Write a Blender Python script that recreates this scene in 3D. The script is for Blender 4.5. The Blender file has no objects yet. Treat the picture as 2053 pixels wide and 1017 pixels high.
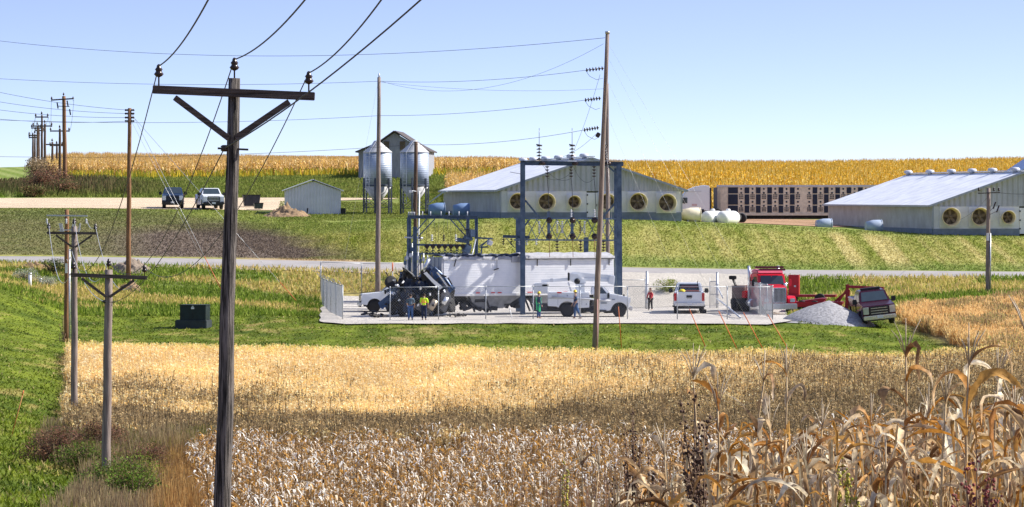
import bpy, bmesh, math, random
import numpy as np
from mathutils import Vector, Matrix

# ------------------------------------------------------------------ camera, light, exposure
F = 8000.0; CX = 1026.5; HY = 394.0; EZ = 12.0      # focal length (photo px), principal column, horizon row, eye height
scn = bpy.context.scene
COL = scn.collection
R = math.radians
cam = bpy.data.cameras.new("camera"); camo = bpy.data.objects.new("camera", cam); COL.objects.link(camo)
camo.location = (0, 0, EZ); camo.rotation_euler = (R(90), 0, 0)
cam.sensor_width = 36; cam.lens = F/2053*36; cam.shift_y = -(508.5-HY)/2053
cam.clip_start = 0.5; cam.clip_end = 6000
scn.camera = camo
SUN_EL, SUN_AZ = R(40), R(9)          # azimuth: from +X (right) turned towards +Y (away)
sd = Vector((math.cos(SUN_EL)*math.cos(SUN_AZ), math.cos(SUN_EL)*math.sin(SUN_AZ), math.sin(SUN_EL)))
sun = bpy.data.lights.new("sun", 'SUN'); sun.energy = 4.9; sun.angle = R(0.5); sun.color = (1, .95, .86)
suno = bpy.data.objects.new("sun", sun); COL.objects.link(suno)
suno.rotation_euler = sd.to_track_quat('Z', 'Y').to_euler()
w = bpy.data.worlds.new("World"); scn.world = w; w.use_nodes = True
nt = w.node_tree; nt.nodes.clear()
def N(t, **k):
    n = nt.nodes.new(t)
    for a, b in k.items(): setattr(n, a, b)
    return n
tc = N('ShaderNodeTexCoord'); sx = N('ShaderNodeSeparateXYZ'); mz = N('ShaderNodeMath', operation='MULTIPLY_ADD')
mz.inputs[1].default_value = 6.0; mz.inputs[2].default_value = 0.03
cb = N('ShaderNodeCombineXYZ'); nm = N('ShaderNodeVectorMath', operation='NORMALIZE')
sky = N('ShaderNodeTexSky'); sky.sky_type = 'NISHITA'; sky.sun_disc = False
sky.sun_elevation = SUN_EL; sky.sun_rotation = R(90)-SUN_AZ
sky.air_density = 1.0; sky.dust_density = 1.2; sky.ozone_density = 2.0
hs = N('ShaderNodeHueSaturation'); hs.inputs['Saturation'].default_value = 0.86; hs.inputs['Value'].default_value = 1.06
bg = N('ShaderNodeBackground'); bg.inputs[1].default_value = 0.14; ow = N('ShaderNodeOutputWorld')
L = nt.links.new
L(tc.outputs['Generated'], sx.inputs[0]); L(sx.outputs[2], mz.inputs[0]); L(sx.outputs[0], cb.inputs[0]); L(sx.outputs[1], cb.inputs[1])
L(mz.outputs[0], cb.inputs[2]); L(cb.outputs[0], nm.inputs[0]); L(nm.outputs[0], sky.inputs[0]); L(sky.outputs[0], hs.inputs['Color'])
tn = N('ShaderNodeMix', data_type='RGBA', blend_type='MULTIPLY'); tn.inputs[0].default_value = 1; tn.inputs[7].default_value = (.955, .915, 1.03, 1)
L(hs.outputs[0], tn.inputs[6]); L(tn.outputs[2], bg.inputs[0]); L(bg.outputs[0], ow.inputs[0])
scn.view_settings.view_transform = 'Standard'; scn.view_settings.look = 'None'
scn.view_settings.exposure = 0.72; scn.view_settings.gamma = 1
scn.cycles.max_bounces = 6; scn.cycles.transparent_max_bounces = 12

# ------------------------------------------------------------------ helpers
random.seed(7); rng = np.random.default_rng(11)
def lin(c): return tuple(((v/255)/12.92 if v/255 <= .04045 else ((v/255+.055)/1.055)**2.4) for v in c)
def W(x, y, D): return Vector(((x-CX)/F*D, D, EZ-(y-HY)/F*D))
def vnoise(x, y, s, seed=0):
    x = np.asarray(x, float)/s+1000; y = np.asarray(y, float)/s+1000
    ix = np.floor(x).astype(np.int64); iy = np.floor(y).astype(np.int64); fx = x-ix; fy = y-iy
    fx = fx*fx*(3-2*fx); fy = fy*fy*(3-2*fy)
    def h(a, b):
        n = (a*374761393+b*668265263+seed*974634777) & 0x7fffffff
        n = ((n ^ (n >> 13))*1274126177) & 0x7fffffff
        return ((n ^ (n >> 16)) & 0xffff)/65535.0
    return (h(ix, iy)*(1-fx)+h(ix+1, iy)*fx)*(1-fy)+(h(ix, iy+1)*(1-fx)+h(ix+1, iy+1)*fx)*fy
def fbm(x, y, s, seed=0): return .5*vnoise(x, y, s, seed)+.3*vnoise(x, y, s*.45, seed+1)+.2*vnoise(x, y, s*.2, seed+2)

# terrain: rows of the distance, ground row in the photograph (or height when 'z')
TC = np.array([0, 150, 400, 650, 1000, 1300, 1600, 1850, 2053], float)
TR = [
 (-60, 'z', [-1.7]*9), (2, 'z', [-1.7]*9), (25, 'z', [-4, -4, -4, -4, -3.8, -3.2, -3.0, -3.0, -3.0]),
 (40, 'z', [-5.5, -5.5, -5.5, -5.5, -5.2, -4.2, -3.8, -3.7, -3.7]), (60, 'z', [-7.4, -7.5, -7.5, -7.5, -7.5, -6.5, -5.8, -5.5, -5.5]),
 (100, 'z', [-8.7, -8.9, -9.1, -9.3, -9.4, -9.4, -9.4, -9.2, -9.0]),
 (130, 'y', [985, 985, 1010, 1040, 1060, 1060, 1060, 1055, 1050]), (160, 'y', [895, 908, 930, 945, 950, 950, 950, 945, 940]),
 (190, 'y', [815, 856, 864, 870, 874, 868, 862, 852, 842]), (235, 'y', [690, 715, 722, 722, 728, 732, 735, 738, 722]),
 (250, 'y', [640, 680, 680, 668, 674, 676, 678, 694, 680]), (260, 'y', [600, 655, 655, 645, 641.7, 641.7, 643, 668, 655]),
 (267, 'y', [578, 640, 637, 635, 635, 635, 636, 648, 636]), (275, 'y', [562, 607, 614, 628, 628, 628, 628, 628, 612]),
 (285, 'y', [548, 578, 584, 612, 620, 618, 606, 596, 584]), (294, 'y', [525, 525, 529, 533, 541, 546, 551, 552, 553]),
 (302, 'y', [513, 514, 518, 523, 531, 537, 541, 543, 545]), (330, 'y', [464, 465, 468, 466, 437.5, 442, 456, 470, 474]),
 (345, 'y', [445, 445, 447, 444, 436, 440, 453, 467, 470]), (370, 'y', [418, 418, 421, 424, 430, 437, 450, 455, 460]),
 (400, 'y', [403, 403, 404, 405, 412, 432, 446, 448, 450]), (420, 'y', [395, 395, 396, 396, 398, 418, 424, 425, 425]),
 (480, 'y', [372, 358, 358, 354, 352, 375, 385, 385, 380]), (700, 'y', [336, 331, 335, 340, 346, 347, 347, 343, 339]),
 (1000, 'y', [352, 350, 350, 352, 356, 356, 356, 354, 352]), (1600, 'y', [372]*9), (3000, 'y', [385]*9)]
_D = np.array([r[0] for r in TR], float)
_Z = np.array([[v if r[1] == 'z' else -(v-HY)/F*r[0] for v in r[2]] for r in TR])
DF = np.concatenate([np.arange(-60, 520, 1.0), np.arange(520, 3001, 20.0)]); XF = np.arange(-400, 2460, 20.0)
_t = np.array([np.interp(DF, _D, _Z[:, j]) for j in range(9)]).T
_t = np.array([np.interp(XF, TC, _t[i]) for i in range(len(DF))])
_k = np.exp(-np.linspace(-2, 2, 7)**2); _k /= _k.sum()
_n = int((DF < 520).sum())
_s = _t.copy()
for j in range(_t.shape[1]): _s[3:_n-3, j] = np.convolve(_t[:_n, j], _k, 'same')[3:_n-3]
_k2 = np.exp(-np.linspace(-2, 2, 9)**2); _k2 /= _k2.sum()
_s2 = _s.copy()
for i in range(len(DF)): _s2[i, 4:-4] = np.convolve(_s[i], _k2, 'same')[4:-4]
TZ = _s2+EZ
def gz(X, Y):
    X = np.asarray(X, float); Y = np.asarray(Y, float)
    xp = np.clip(X*F/np.maximum(Y, 8)+CX, XF[0], XF[-1]-1)
    i = np.clip(np.searchsorted(DF, Y, 'right')-1, 0, len(DF)-2); fy = np.clip((Y-DF[i])/(DF[i+1]-DF[i]), 0, 1)
    g = (xp-XF[0])/20; j = np.clip(np.floor(g).astype(int), 0, len(XF)-2); fx = g-j
    return (TZ[i, j]*(1-fx)+TZ[i, j+1]*fx)*(1-fy)+(TZ[i+1, j]*(1-fx)+TZ[i+1, j+1]*fx)*fy
def G(x, D, dz=0.0):
    X = (x-CX)/F*D
    return Vector((X, D, float(gz(X, D))+dz))

MATS = {}
def mat(name, c, rough=.7, metal=0., var=.12, scale=3., bump=0., emit=None, dirt=None, stretch=None, spec=.4):
    if name in MATS: return MATS[name]
    m = bpy.data.materials.new(name); m.use_nodes = True; t = m.node_tree; b = t.nodes['Principled BSDF']
    b.inputs['Roughness'].default_value = rough; b.inputs['Metallic'].default_value = metal
    b.inputs['Specular IOR Level'].default_value = spec
    tcn = t.nodes.new('ShaderNodeTexCoord'); mp = t.nodes.new('ShaderNodeMapping')
    t.links.new(tcn.outputs['Object'], mp.inputs[0])
    if stretch: mp.inputs['Scale'].default_value = stretch
    n = t.nodes.new('ShaderNodeTexNoise'); n.inputs['Scale'].default_value = scale; n.inputs['Detail'].default_value = 6
    n.inputs['Roughness'].default_value = .65
    t.links.new(mp.outputs[0], n.inputs['Vector'])
    r = t.nodes.new('ShaderNodeValToRGB'); r.color_ramp.elements[0].position = .3; r.color_ramp.elements[1].position = .7
    d = dirt if dirt else tuple(v*(1-var*2) for v in c)
    r.color_ramp.elements[0].color = (*d, 1); r.color_ramp.elements[1].color = (*[min(1, v*(1+var)) for v in c], 1)
    t.links.new(n.outputs[0], r.inputs[0]); t.links.new(r.outputs[0], b.inputs['Base Color'])
    if bump:
        bp = t.nodes.new('ShaderNodeBump'); bp.inputs['Strength'].default_value = bump; bp.inputs['Distance'].default_value = .05
        t.links.new(n.outputs[0], bp.inputs['Height']); t.links.new(bp.outputs[0], b.inputs['Normal'])
    if emit:
        b.inputs['Emission Color'].default_value = (*c, 1); b.inputs['Emission Strength'].default_value = emit
    MATS[name] = m; return m
def ribbed(name, c, pitch, axis='X', depth=.03, rough=.45, var=.1, dirt=None, metal=0.):
    """sheet metal with ribs: bump along one object axis"""
    m = mat(name, c, rough, metal, var, .8, dirt=dirt)
    t = m.node_tree
    if 'ribs' in t.nodes: return m
    b = t.nodes['Principled BSDF']; tcn = t.nodes['Texture Coordinate']
    s = t.nodes.new('ShaderNodeSeparateXYZ'); t.links.new(tcn.outputs['Object'], s.inputs[0])
    a = t.nodes.new('ShaderNodeMath'); a.operation = 'MULTIPLY'; a.inputs[1].default_value = 2*math.pi/pitch; a.name = 'ribs'
    t.links.new(s.outputs['XYZ'.index(axis)], a.inputs[0])
    q = t.nodes.new('ShaderNodeMath'); q.operation = 'SINE'; t.links.new(a.outputs[0], q.inputs[0])
    bp = t.nodes.new('ShaderNodeBump'); bp.inputs['Strength'].default_value = 1; bp.inputs['Distance'].default_value = depth
    t.links.new(q.outputs[0], bp.inputs['Height']); t.links.new(bp.outputs[0], b.inputs['Normal'])
    return m
def vegmat(name, transl=.35, rough=.8):
    m = bpy.data.materials.new(name); m.use_nodes = True; t = m.node_tree; b = t.nodes['Principled BSDF']; o = t.nodes['Material Output']
    b.inputs['Roughness'].default_value = rough; b.inputs['Specular IOR Level'].default_value = .2
    a = t.nodes.new('ShaderNodeAttribute'); a.attribute_name = 'Col'
    tr = t.nodes.new('ShaderNodeBsdfTranslucent'); mx = t.nodes.new('ShaderNodeMixShader'); mx.inputs[0].default_value = transl
    t.links.new(a.outputs['Color'], b.inputs['Base Color']); t.links.new(a.outputs['Color'], tr.inputs['Color'])
    t.links.new(b.outputs[0], mx.inputs[1]); t.links.new(tr.outputs[0], mx.inputs[2]); t.links.new(mx.outputs[0], o.inputs['Surface'])
    return m
VEG = vegmat('leafy_growth')

def tag(o, label=None, cat=None, group=None, kind=None):
    if label: o['label'] = label
    if cat: o['category'] = cat
    if group: o['group'] = group
    if kind: o['kind'] = kind
    return o
def thing(name, label, cat, loc, rz=0, group=None, tilt=(0, 0)):
    o = bpy.data.objects.new(name, None); COL.objects.link(o); o.empty_display_size = .3
    o.location = loc; o.rotation_euler = (tilt[0], tilt[1], rz)
    return tag(o, label, cat, group)
def Mof(o): return Matrix.LocRotScale(o.location, o.rotation_euler, o.scale)

class MB:
    def __init__(s): s.v = []; s.f = []; s.sm = []
    def add(s, vs, fs, smooth=False):
        n = len(s.v); s.v += [Vector(v) for v in vs]; s.f += [[n+i for i in f] for f in fs]; s.sm += [smooth]*len(fs); return s
    def box(s, c, d, rot=None, taper=None):
        x, y, z = [q/2 for q in d]; vs = []
        for k in (-1, 1):
            tx, ty = (taper if taper and k == 1 else (1, 1))
            for a, b in ((-1, -1), (1, -1), (1, 1), (-1, 1)): vs.append(Vector((a*x*tx, b*y*ty, k*z)))
        if rot: m = Matrix.Rotation(rot[2], 3, 'Z') @ Matrix.Rotation(rot[1], 3, 'Y') @ Matrix.Rotation(rot[0], 3, 'X'); vs = [m @ v for v in vs]
        c = Vector(c); vs = [v+c for v in vs]
        return s.add(vs, [(3, 2, 1, 0), (4, 5, 6, 7), (0, 1, 5, 4), (1, 2, 6, 5), (2, 3, 7, 6), (3, 0, 4, 7)])
    def bar(s, p, q, w_, h_=None, up=(0, 0, 1)):
        p = Vector(p); q = Vector(q); h_ = h_ or w_; d = (q-p).normalized(); up = Vector(up)
        if abs(d.dot(up)) > .98: up = Vector((1, 0, 0))
        a = d.cross(up).normalized()*w_/2; b = a.cross(d).normalized()*h_/2
        vs = [p-a-b, p+a-b, p+a+b, p-a+b, q-a-b, q+a-b, q+a+b, q-a+b]
        return s.add(vs, [(0, 1, 2, 3), (7, 6, 5, 4), (1, 0, 4, 5), (2, 1, 5, 6), (3, 2, 6, 7), (0, 3, 7, 4)])
    def tube(s, pts, r, seg=8, smooth=True, cap=True):
        pts = [Vector(p) for p in pts]; n = len(pts); rs = r if isinstance(r, (list, tuple)) else [r]*n; vs = []
        for i, p in enumerate(pts):
            d = (pts[min(i+1, n-1)]-pts[max(i-1, 0)])
            d = d.normalized() if d.length > 1e-9 else Vector((0, 0, 1))
            up = Vector((0, 0, 1)) if abs(d.z) < .95 else Vector((1, 0, 0))
            a = d.cross(up).normalized(); b = a.cross(d).normalized()
            for k in range(seg):
                t = 2*math.pi*k/seg; vs.append(p+a*math.cos(t)*rs[i]+b*math.sin(t)*rs[i])
        fs = [(i*seg+k, i*seg+(k+1) % seg, (i+1)*seg+(k+1) % seg, (i+1)*seg+k) for i in range(n-1) for k in range(seg)]
        s.add(vs, fs, smooth)
        if cap: 
            b0 = len(s.v)-len(vs); s.f += [[b0+k for k in range(seg)][::-1], [b0+(n-1)*seg+k for k in range(seg)]]; s.sm += [False, False]
        return s
    def prism(s, outline, y0, y1, ax='y', smooth=False):
        n = len(outline)
        def P(a, b, c): return {'y': (a, c, b), 'x': (c, a, b), 'z': (a, b, c)}[ax]
        vs = [P(a, b, y0) for a, b in outline]+[P(a, b, y1) for a, b in outline]
        fs = [list(range(n)), list(range(n, 2*n))[::-1]]+[(i, i+n, (i+1) % n+n, (i+1) % n) for i in range(n)]
        return s.add(vs, fs, smooth)
    def lathe(s, prof, o=(0, 0, 0), axis=(0, 0, 1), seg=12, smooth=True):
        q = Vector((0, 0, 1)).rotation_difference(Vector(axis)); o = Vector(o); vs = []
        for r, z in prof:
            for k in range(seg):
                t = 2*math.pi*k/seg; vs.append(o+q @ Vector((r*math.cos(t), r*math.sin(t), z)))
        n = len(prof); fs = [(i*seg+k, i*seg+(k+1) % seg, (i+1)*seg+(k+1) % seg, (i+1)*seg+k) for i in range(n-1) for k in range(seg)]
        s.add(vs, fs, smooth); b0 = len(s.v)-len(vs)
        if prof[0][0] > 1e-4: s.f.append([b0+k for k in range(seg)][::-1]); s.sm.append(False)
        if prof[-1][0] > 1e-4: s.f.append([b0+(n-1)*seg+k for k in range(seg)]); s.sm.append(False)
        return s
    def quad(s, a, b, c, d): return s.add([a, b, c, d], [(0, 1, 2, 3)])
    def slab(s, a, b, c, d, t):
        """thick quad: a b c d offset along its normal by t"""
        a, b, c, d = map(Vector, (a, b, c, d)); n = (b-a).cross(c-a).normalized()*t
        return s.add([a, b, c, d, a+n, b+n, c+n, d+n], [(3, 2, 1, 0), (4, 5, 6, 7), (0, 1, 5, 4), (1, 2, 6, 5), (2, 3, 7, 6), (3, 0, 4, 7)])
    def ball(s, c, r, seg=10, sc=(1, 1, 1)):
        n0 = len(s.v); pr = [(max(1e-5, math.sin(math.pi*i/6))*r, -math.cos(math.pi*i/6)*r) for i in range(7)]
        s.lathe(pr, (0, 0, 0), seg=seg)
        for v in s.v[n0:]: v.x = v.x*sc[0]+c[0]; v.y = v.y*sc[1]+c[1]; v.z = v.z*sc[2]+c[2]
        return s
    def build(s, name, m, parent=None, world=False, bevel=0, label=None, jitter=0):
        vs = s.v
        if jitter: vs = [v+Vector([random.uniform(-jitter, jitter) for _ in range(3)]) for v in vs]
        if world and parent is not None:
            mi = Mof(parent).inverted(); vs = [mi @ v for v in vs]
        me = bpy.data.meshes.new(name); me.from_pydata([tuple(v) for v in vs], [], s.f)
        me.polygons.foreach_set('use_smooth', s.sm)
        bm = bmesh.new(); bm.from_mesh(me)
        if bevel:
            bmesh.ops.bevel(bm, geom=[e for e in bm.edges if e.calc_length() > bevel*2.2], offset=bevel, segments=2, affect='EDGES', clamp_overlap=True)
        bmesh.ops.recalc_face_normals(bm, faces=bm.faces)
        bm.to_mesh(me); bm.free()
        me.materials.append(m); o = bpy.data.objects.new(name, me); COL.objects.link(o)
        if parent is not None: o.parent = parent
        if label: o['label'] = label
        return o
def solo(mb, name, m, label, cat, origin, group=None, kind=None, bevel=0):
    """one-mesh thing with its origin at its base"""
    origin = Vector(origin); mb.v = [v-origin for v in mb.v]
    o = mb.build(name, m, bevel=bevel); o.location = origin
    return tag(o, label, cat, group, kind)

# numpy meshes with a per-vertex colour
def npmesh(name, v, q, c, m, kind=None, smooth=False):
    me = bpy.data.meshes.new(name); nv, nq = len(v), len(q)
    me.vertices.add(nv); me.vertices.foreach_set('co', v.astype(np.float32).ravel())
    me.loops.add(nq*4); me.loops.foreach_set('vertex_index', q.astype(np.int32).ravel())
    me.polygons.add(nq); me.polygons.foreach_set('loop_start', np.arange(0, nq*4, 4, dtype=np.int32))
    me.polygons.foreach_set('loop_total', np.full(nq, 4, dtype=np.int32))
    if smooth: me.polygons.foreach_set('use_smooth', np.ones(nq, dtype=bool))
    a = me.color_attributes.new('Col', 'FLOAT_COLOR', 'POINT')
    cc = np.ones((nv, 4), np.float32); cc[:, :3] = c; a.data.foreach_set('color', cc.ravel())
    me.update(calc_edges=True); me.validate(); me.materials.append(m)
    o = bpy.data.objects.new(name, me); COL.objects.link(o)
    if kind: o['kind'] = kind
    return o
class Rib:
    """ribbons: blades, leaves, stalks"""
    def __init__(s): s.V = []; s.Q = []; s.C = []; s.n = 0
    def add(s, base, L_, rise, out, droop, wd, ang, col, seg=2, tip=.15, face=None, tipcol=None, mid=None):
        """base (n,3); path(t) = base + up*(rise*t - droop*t^2) + dir(ang)*out*t ; face = angle of the width vector"""
        n = len(base)
        if n == 0: return
        
        b = lambda a: np.broadcast_to(np.asarray(a, float), (n,))
        rise, out, droop, wd, ang = map(b, (rise, out, droop, wd, ang))
        face = b(face) if face is not None else ang+np.pi/2
        wx = np.cos(face)*wd/2; wy = np.sin(face)*wd/2; V = np.zeros((n, seg+1, 2, 3))
        for i in range(seg+1):
            t = i/seg; k = (1-(1-tip)*t) if mid is None else (tip+(1-tip)*math.sin(math.pi*min(.97, .12+.86*t)))
            x = base[:, 0]+np.cos(ang)*out*t; y = base[:, 1]+np.sin(ang)*out*t; z = base[:, 2]+rise*t-droop*t*t
            V[:, i, 0] = np.stack([x-wx*k, y-wy*k, z], 1); V[:, i, 1] = np.stack([x+wx*k, y+wy*k, z], 1)
        idx = (np.arange(n)*(seg+1)*2)[:, None]+s.n; Q = []
        for i in range(seg):
            Q.append(np.concatenate([idx+2*i, idx+2*i+1, idx+2*i+3, idx+2*i+2], 1))
        C = np.repeat(col[:, None, :], (seg+1)*2, 1)
        if tipcol is not None:
            for i in range(seg+1):
                t = i/seg; C[:, 2*i:2*i+2] = (col*(1-t)+tipcol*t)[:, None, :]
        s.V.append(V.reshape(-1, 3)); s.Q.append(np.concatenate(Q)); s.C.append(C.reshape(-1, 3)); s.n += n*(seg+1)*2
    def build(s, name, label, kind='stuff', cat=None, m=None, parent=None, group=None, origin=None):
        v = np.concatenate(s.V)
        if origin is not None: v = v-np.array(origin)
        o = npmesh(name, v, np.concatenate(s.Q), np.concatenate(s.C), m or VEG)
        if parent is not None: o.parent = parent
        elif origin is not None: o.location = origin
        return tag(o, label, cat, group, kind)
def pick(n, cols, wts=None, jit=.15):
    cols = np.array(cols, float); p = None if wts is None else np.array(wts)/sum(wts)
    c = cols[rng.choice(len(cols), n, p=p)]; return np.clip(c*(1+rng.uniform(-jit, jit, (n, 1))), 0, 1)
def scatter(n, D0, D1, x0, x1, pred=None):
    """n points even over the ground between two distances and two photo columns"""
    D = np.sqrt(rng.uniform(D0*D0, D1*D1, n)); xp = rng.uniform(x0, x1, n)
    if pred is not None: k = pred(xp, D); D = D[k]; xp = xp[k]
    X = (xp-CX)/F*D
    return np.stack([X, D, gz(X, D)], 1), xp
# ------------------------------------------------------------------ ground, roads
GREEN = np.array([.085, .135, .008]); GREEN2 = np.array([.17, .21, .018]); STRAW = np.array([.42, .3, .12]); SOIL = np.array([.15, .11, .08])
def mixc(a, b, t): t = np.clip(t, 0, 1)[..., None]; return a*(1-t)+b*t
def sstep(a, b, x): t = np.clip((x-a)/(b-a), 0, 1); return t*t*(3-2*t)
LE_D = [60, 100, 125, 140, 155, 170, 190, 240, 250, 260, 400]; LE_X = [-200, 60, 190, 185, 100, 120, 130, 125, 400, 2600, 2600]
def left_edge(D): return np.interp(D, LE_D, LE_X)
def zone(xp, D):
    X = (xp-CX)/F*D; n1 = fbm(X, D, 9, 1); n2 = fbm(X, D, 2.5, 5); n3 = fbm(X*1.0, D*.35, 4, 9)
    base = np.array([.17, .12, .06])+0*n1[..., None]
    tan = mixc(np.array([.36, .25, .10]), np.array([.2, .14, .07]), n2)
    c = mixc(base, tan, sstep(165, 180, D))
    n4 = fbm(X, D*.6, 1.3, 33); n5 = fbm(X, D*.45, 5, 35); lawn = mixc(GREEN*.62, GREEN2, n2*.9+(n4-.5)*1.5+.05); lawn = mixc(lawn, np.array([.34, .25, .10]), sstep(.60, .76, n4*.55+n5*.45)*.7)
    pass
    edge = left_edge(D)+(n2-.5)*60
    isl = sstep(15, -15, xp-edge); isl = np.maximum(isl, sstep(231, 235, D+(n2-.5)*3)*sstep(2040, 1960, xp))
    c = mixc(c, lawn, isl)
    # ditch and verge towards the road
    dit = mixc(np.array([.13, .17, .035]), np.array([.33, .27, .10]), sstep(.45, .65, fbm(X*.5, D*1.6, 5, 21)))
    c = mixc(c, dit, sstep(268, 276, D)*sstep(0, 1, D/268))
    # mown slope with stripes running up it
    st = .8*np.sin(X*2*np.pi/2.4+(n1-.5)*3)+.5*np.sin((X+(D-300)*.05)*2*np.pi/.95)
    mow = mixc(np.array([.17, .20, .025]), np.array([.41, .365, .12]), .45+.17*st*(.5+.5*sstep(6, 22, X+n1*8))+(n2-.5)*.4+(n1-.5)*.6+(fbm(X, D*.07, .55, 44)-.5)*.9)
    Xw = X+(n2-.5)*.25; sb = sum(k_*sstep(a_-.15, a_+.15, Xw)*sstep(b_+.15, b_-.15, Xw) for a_, b_, k_ in ((25.9, 27.1, 1), (28.7, 30.8, 1), (36.4, 37.0, .7), (38.6, 39.1, .8), (33.0, 33.5, .5), (16.2, 17.0, .4), (10.6, 11.8, .35), (20.8, 21.3, .4)))
    mow = mixc(mow, np.array([.60, .48, .22]), np.clip(sb, 0, 1)*.55*sstep(330, 326, D))
    mow = mixc(mow, np.array([.11, .19, .03]), sstep(8, 2, D-302-(n1-.5)*5)*.6*sstep(1000, 1300, xp)+sstep(324, 330, D)*.45)
    c = mixc(c, mow, sstep(300, 303, D))
    # turned soil left
    lf = sstep(800, 640, xp+(n1-.5)*120+(D-303)*6)*sstep(302, 304, D)
    sc_ = mixc(np.array([.20, .175, .08]), np.array([.13, .155, .04]), n2*.8+sstep(335, 365, D)*.4)
    yy = D+(n1-.5)*14-(xp-450)*.015
    sc_ = mixc(sc_, np.array([.15, .115, .088]), sstep(301, 305, yy)*sstep(345, 326, yy)*sstep(120, 330, xp))
    c = mixc(c, sc_, lf*sstep(372, 362, D))
    c = mixc(c, np.array([.36, .26, .14])*np.ones_like(c), sstep(303.6, 302.6, D)*sstep(300.4, 300.8, D)*sstep(780, 700, xp)*sstep(450, 520, xp))
    # behind the farmyard
    bank = mixc(np.array([.13, .19, .025]), np.array([.22, .22, .06]), n2)
    c = mixc(c, bank, sstep(412, 420, D)*sstep(1100, 1000, xp)+sstep(345, 350, D)*sstep(520, 600, xp)*sstep(1100, 1000, xp))
    corn = mixc(np.array([.30, .20, .06]), np.array([.16, .12, .04]), n2)
    c = mixc(c, corn, np.maximum(sstep(478, 486, D), sstep(407, 410, D)*sstep(1180, 1240, xp)))
    hill = mixc(np.array([.13, .19, .02]), np.array([.26, .30, .09]), .5+.5*np.sin((xp+D*.5)*.17))
    c = mixc(c, hill, sstep(95, 60, xp)*sstep(405, 415, D))
    # dry right-hand slope
    c = mixc(c, mixc(np.array([.4, .28, .12]), np.array([.25, .17, .09]), n2), sstep(1860, 1950, xp+(D-250)*6)*sstep(236, 246, D)*sstep(278, 272, D))
    return c
Ds = np.concatenate([np.arange(-60, 20, 5), np.arange(20, 120, 2.5), np.arange(120, 240, 1.2), np.arange(240, 350, .45), np.arange(350, 520, 1.2), np.arange(520, 720, 6), [740, 780, 840, 920, 1000, 1200, 1600, 2200, 3000]])
us = np.concatenate([[-9000, -5200, -3000, -1600, -900, -500, -250], np.arange(-100, 2160, 9), [2300, 2550, 2950, 3700, 5000, 7200, 11000]])
UU, DD = np.meshgrid(us, Ds); DX = np.maximum(DD, 45)
XX = (UU-CX)/F*DX; ZZ = gz(XX, DD)
ZZ = ZZ+(fbm(XX, DD, 1.4, 40)-.5)*.10*(DD < 300)
ZZ = np.where((DD > 255) & (DD < 292) & (UU > 600) & (UU < 1660), ZZ-.06, ZZ)
cc = zone(np.clip(UU, -100, 2160), np.maximum(DD, 60))
nr, nc = UU.shape; ii = (np.arange(nr-1)[:, None]*nc+np.arange(nc-1)[None]).ravel()
def gmat(name, var=.35, s1=1.6, s2=9., rough=.95, bump=.5):
    m = bpy.data.materials.new(name); m.use_nodes = True; t = m.node_tree; b = t.nodes['Principled BSDF']; b.inputs['Roughness'].default_value = rough
    b.inputs['Specular IOR Level'].default_value = .15
    a = t.nodes.new('ShaderNodeAttribute'); a.attribute_name = 'Col'; tcn = t.nodes.new('ShaderNodeTexCoord')
    n = t.nodes.new('ShaderNodeTexNoise'); n.inputs['Scale'].default_value = s1; n.inputs['Detail'].default_value = 9; n.inputs['Roughness'].default_value = .72
    t.links.new(tcn.outputs['Object'], n.inputs['Vector'])
    mr = t.nodes.new('ShaderNodeMapRange'); mr.inputs[1].default_value = .3; mr.inputs[2].default_value = .7; mr.inputs[3].default_value = 1-var; mr.inputs[4].default_value = 1+var
    t.links.new(n.outputs[0], mr.inputs[0])
    vm = t.nodes.new('ShaderNodeVectorMath'); vm.operation = 'SCALE'; t.links.new(a.outputs['Color'], vm.inputs[0]); t.links.new(mr.outputs[0], vm.inputs['Scale'])
    t.links.new(vm.outputs[0], b.inputs['Base Color'])
    bp = t.nodes.new('ShaderNodeBump'); bp.inputs['Strength'].default_value = bump; bp.inputs['Distance'].default_value = .12
    t.links.new(n.outputs[0], bp.inputs['Height']); t.links.new(bp.outputs[0], b.inputs['Normal'])
    return m
npmesh('ground', np.stack([XX, DD, ZZ], -1).reshape(-1, 3), np.stack([ii, ii+1, ii+nc+1, ii+nc], 1), cc.reshape(-1, 3), gmat('soil_and_turf'), 'structure', True)

def sheet(name, rows, col, dz=.03, nx=60, nd=None, m=None, noise=.06):
    """a surface laid on the terrain; rows: (D, x0, x1) in photo columns, curved edges by interpolation"""
    rD = [r[0] for r in rows]; Dg = np.linspace(rD[0], rD[-1], nd or max(4, int((rD[-1]-rD[0])/.8)))
    a = np.interp(Dg, rD, [r[1] for r in rows]); b = np.interp(Dg, rD, [r[2] for r in rows])
    Xa = (a-CX)/F*Dg; Xb = (b-CX)/F*Dg
    wob = lambda k: (vnoise(Dg, Dg*0+k, 5, 3)-.5)*1.4*noise*10
    Xa = Xa+wob(2); Xb = Xb+wob(7)
    u = np.linspace(0, 1, nx); X = Xa[:, None]*(1-u)+Xb[:, None]*u; Dm = np.repeat(Dg[:, None], nx, 1).astype(float)
    Dm[0] += (vnoise(X[0], X[0]*0, 1.5, 8)-.5)*.8*noise*10; Dm[-1] += (vnoise(X[-1], X[-1]*0, 1.5, 9)-.5)*.8*noise*10
    Z = gz(X, Dm)+dz; n, k = X.shape; i = (np.arange(n-1)[:, None]*k+np.arange(k-1)[None]).ravel()
    f = fbm(X, Dm, 3, 31); c = np.array(col)[None, None]*(0.82+.36*f[..., None])
    return tag(npmesh(name, np.stack([X, Dm, Z], -1).reshape(-1, 3), np.stack([i, i+1, i+k+1, i+k], 1), c.reshape(-1, 3), m, None, True), kind='structure')
GRAV = gmat('crushed_stone', .28, 6., rough=.95, bump=.9)
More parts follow.
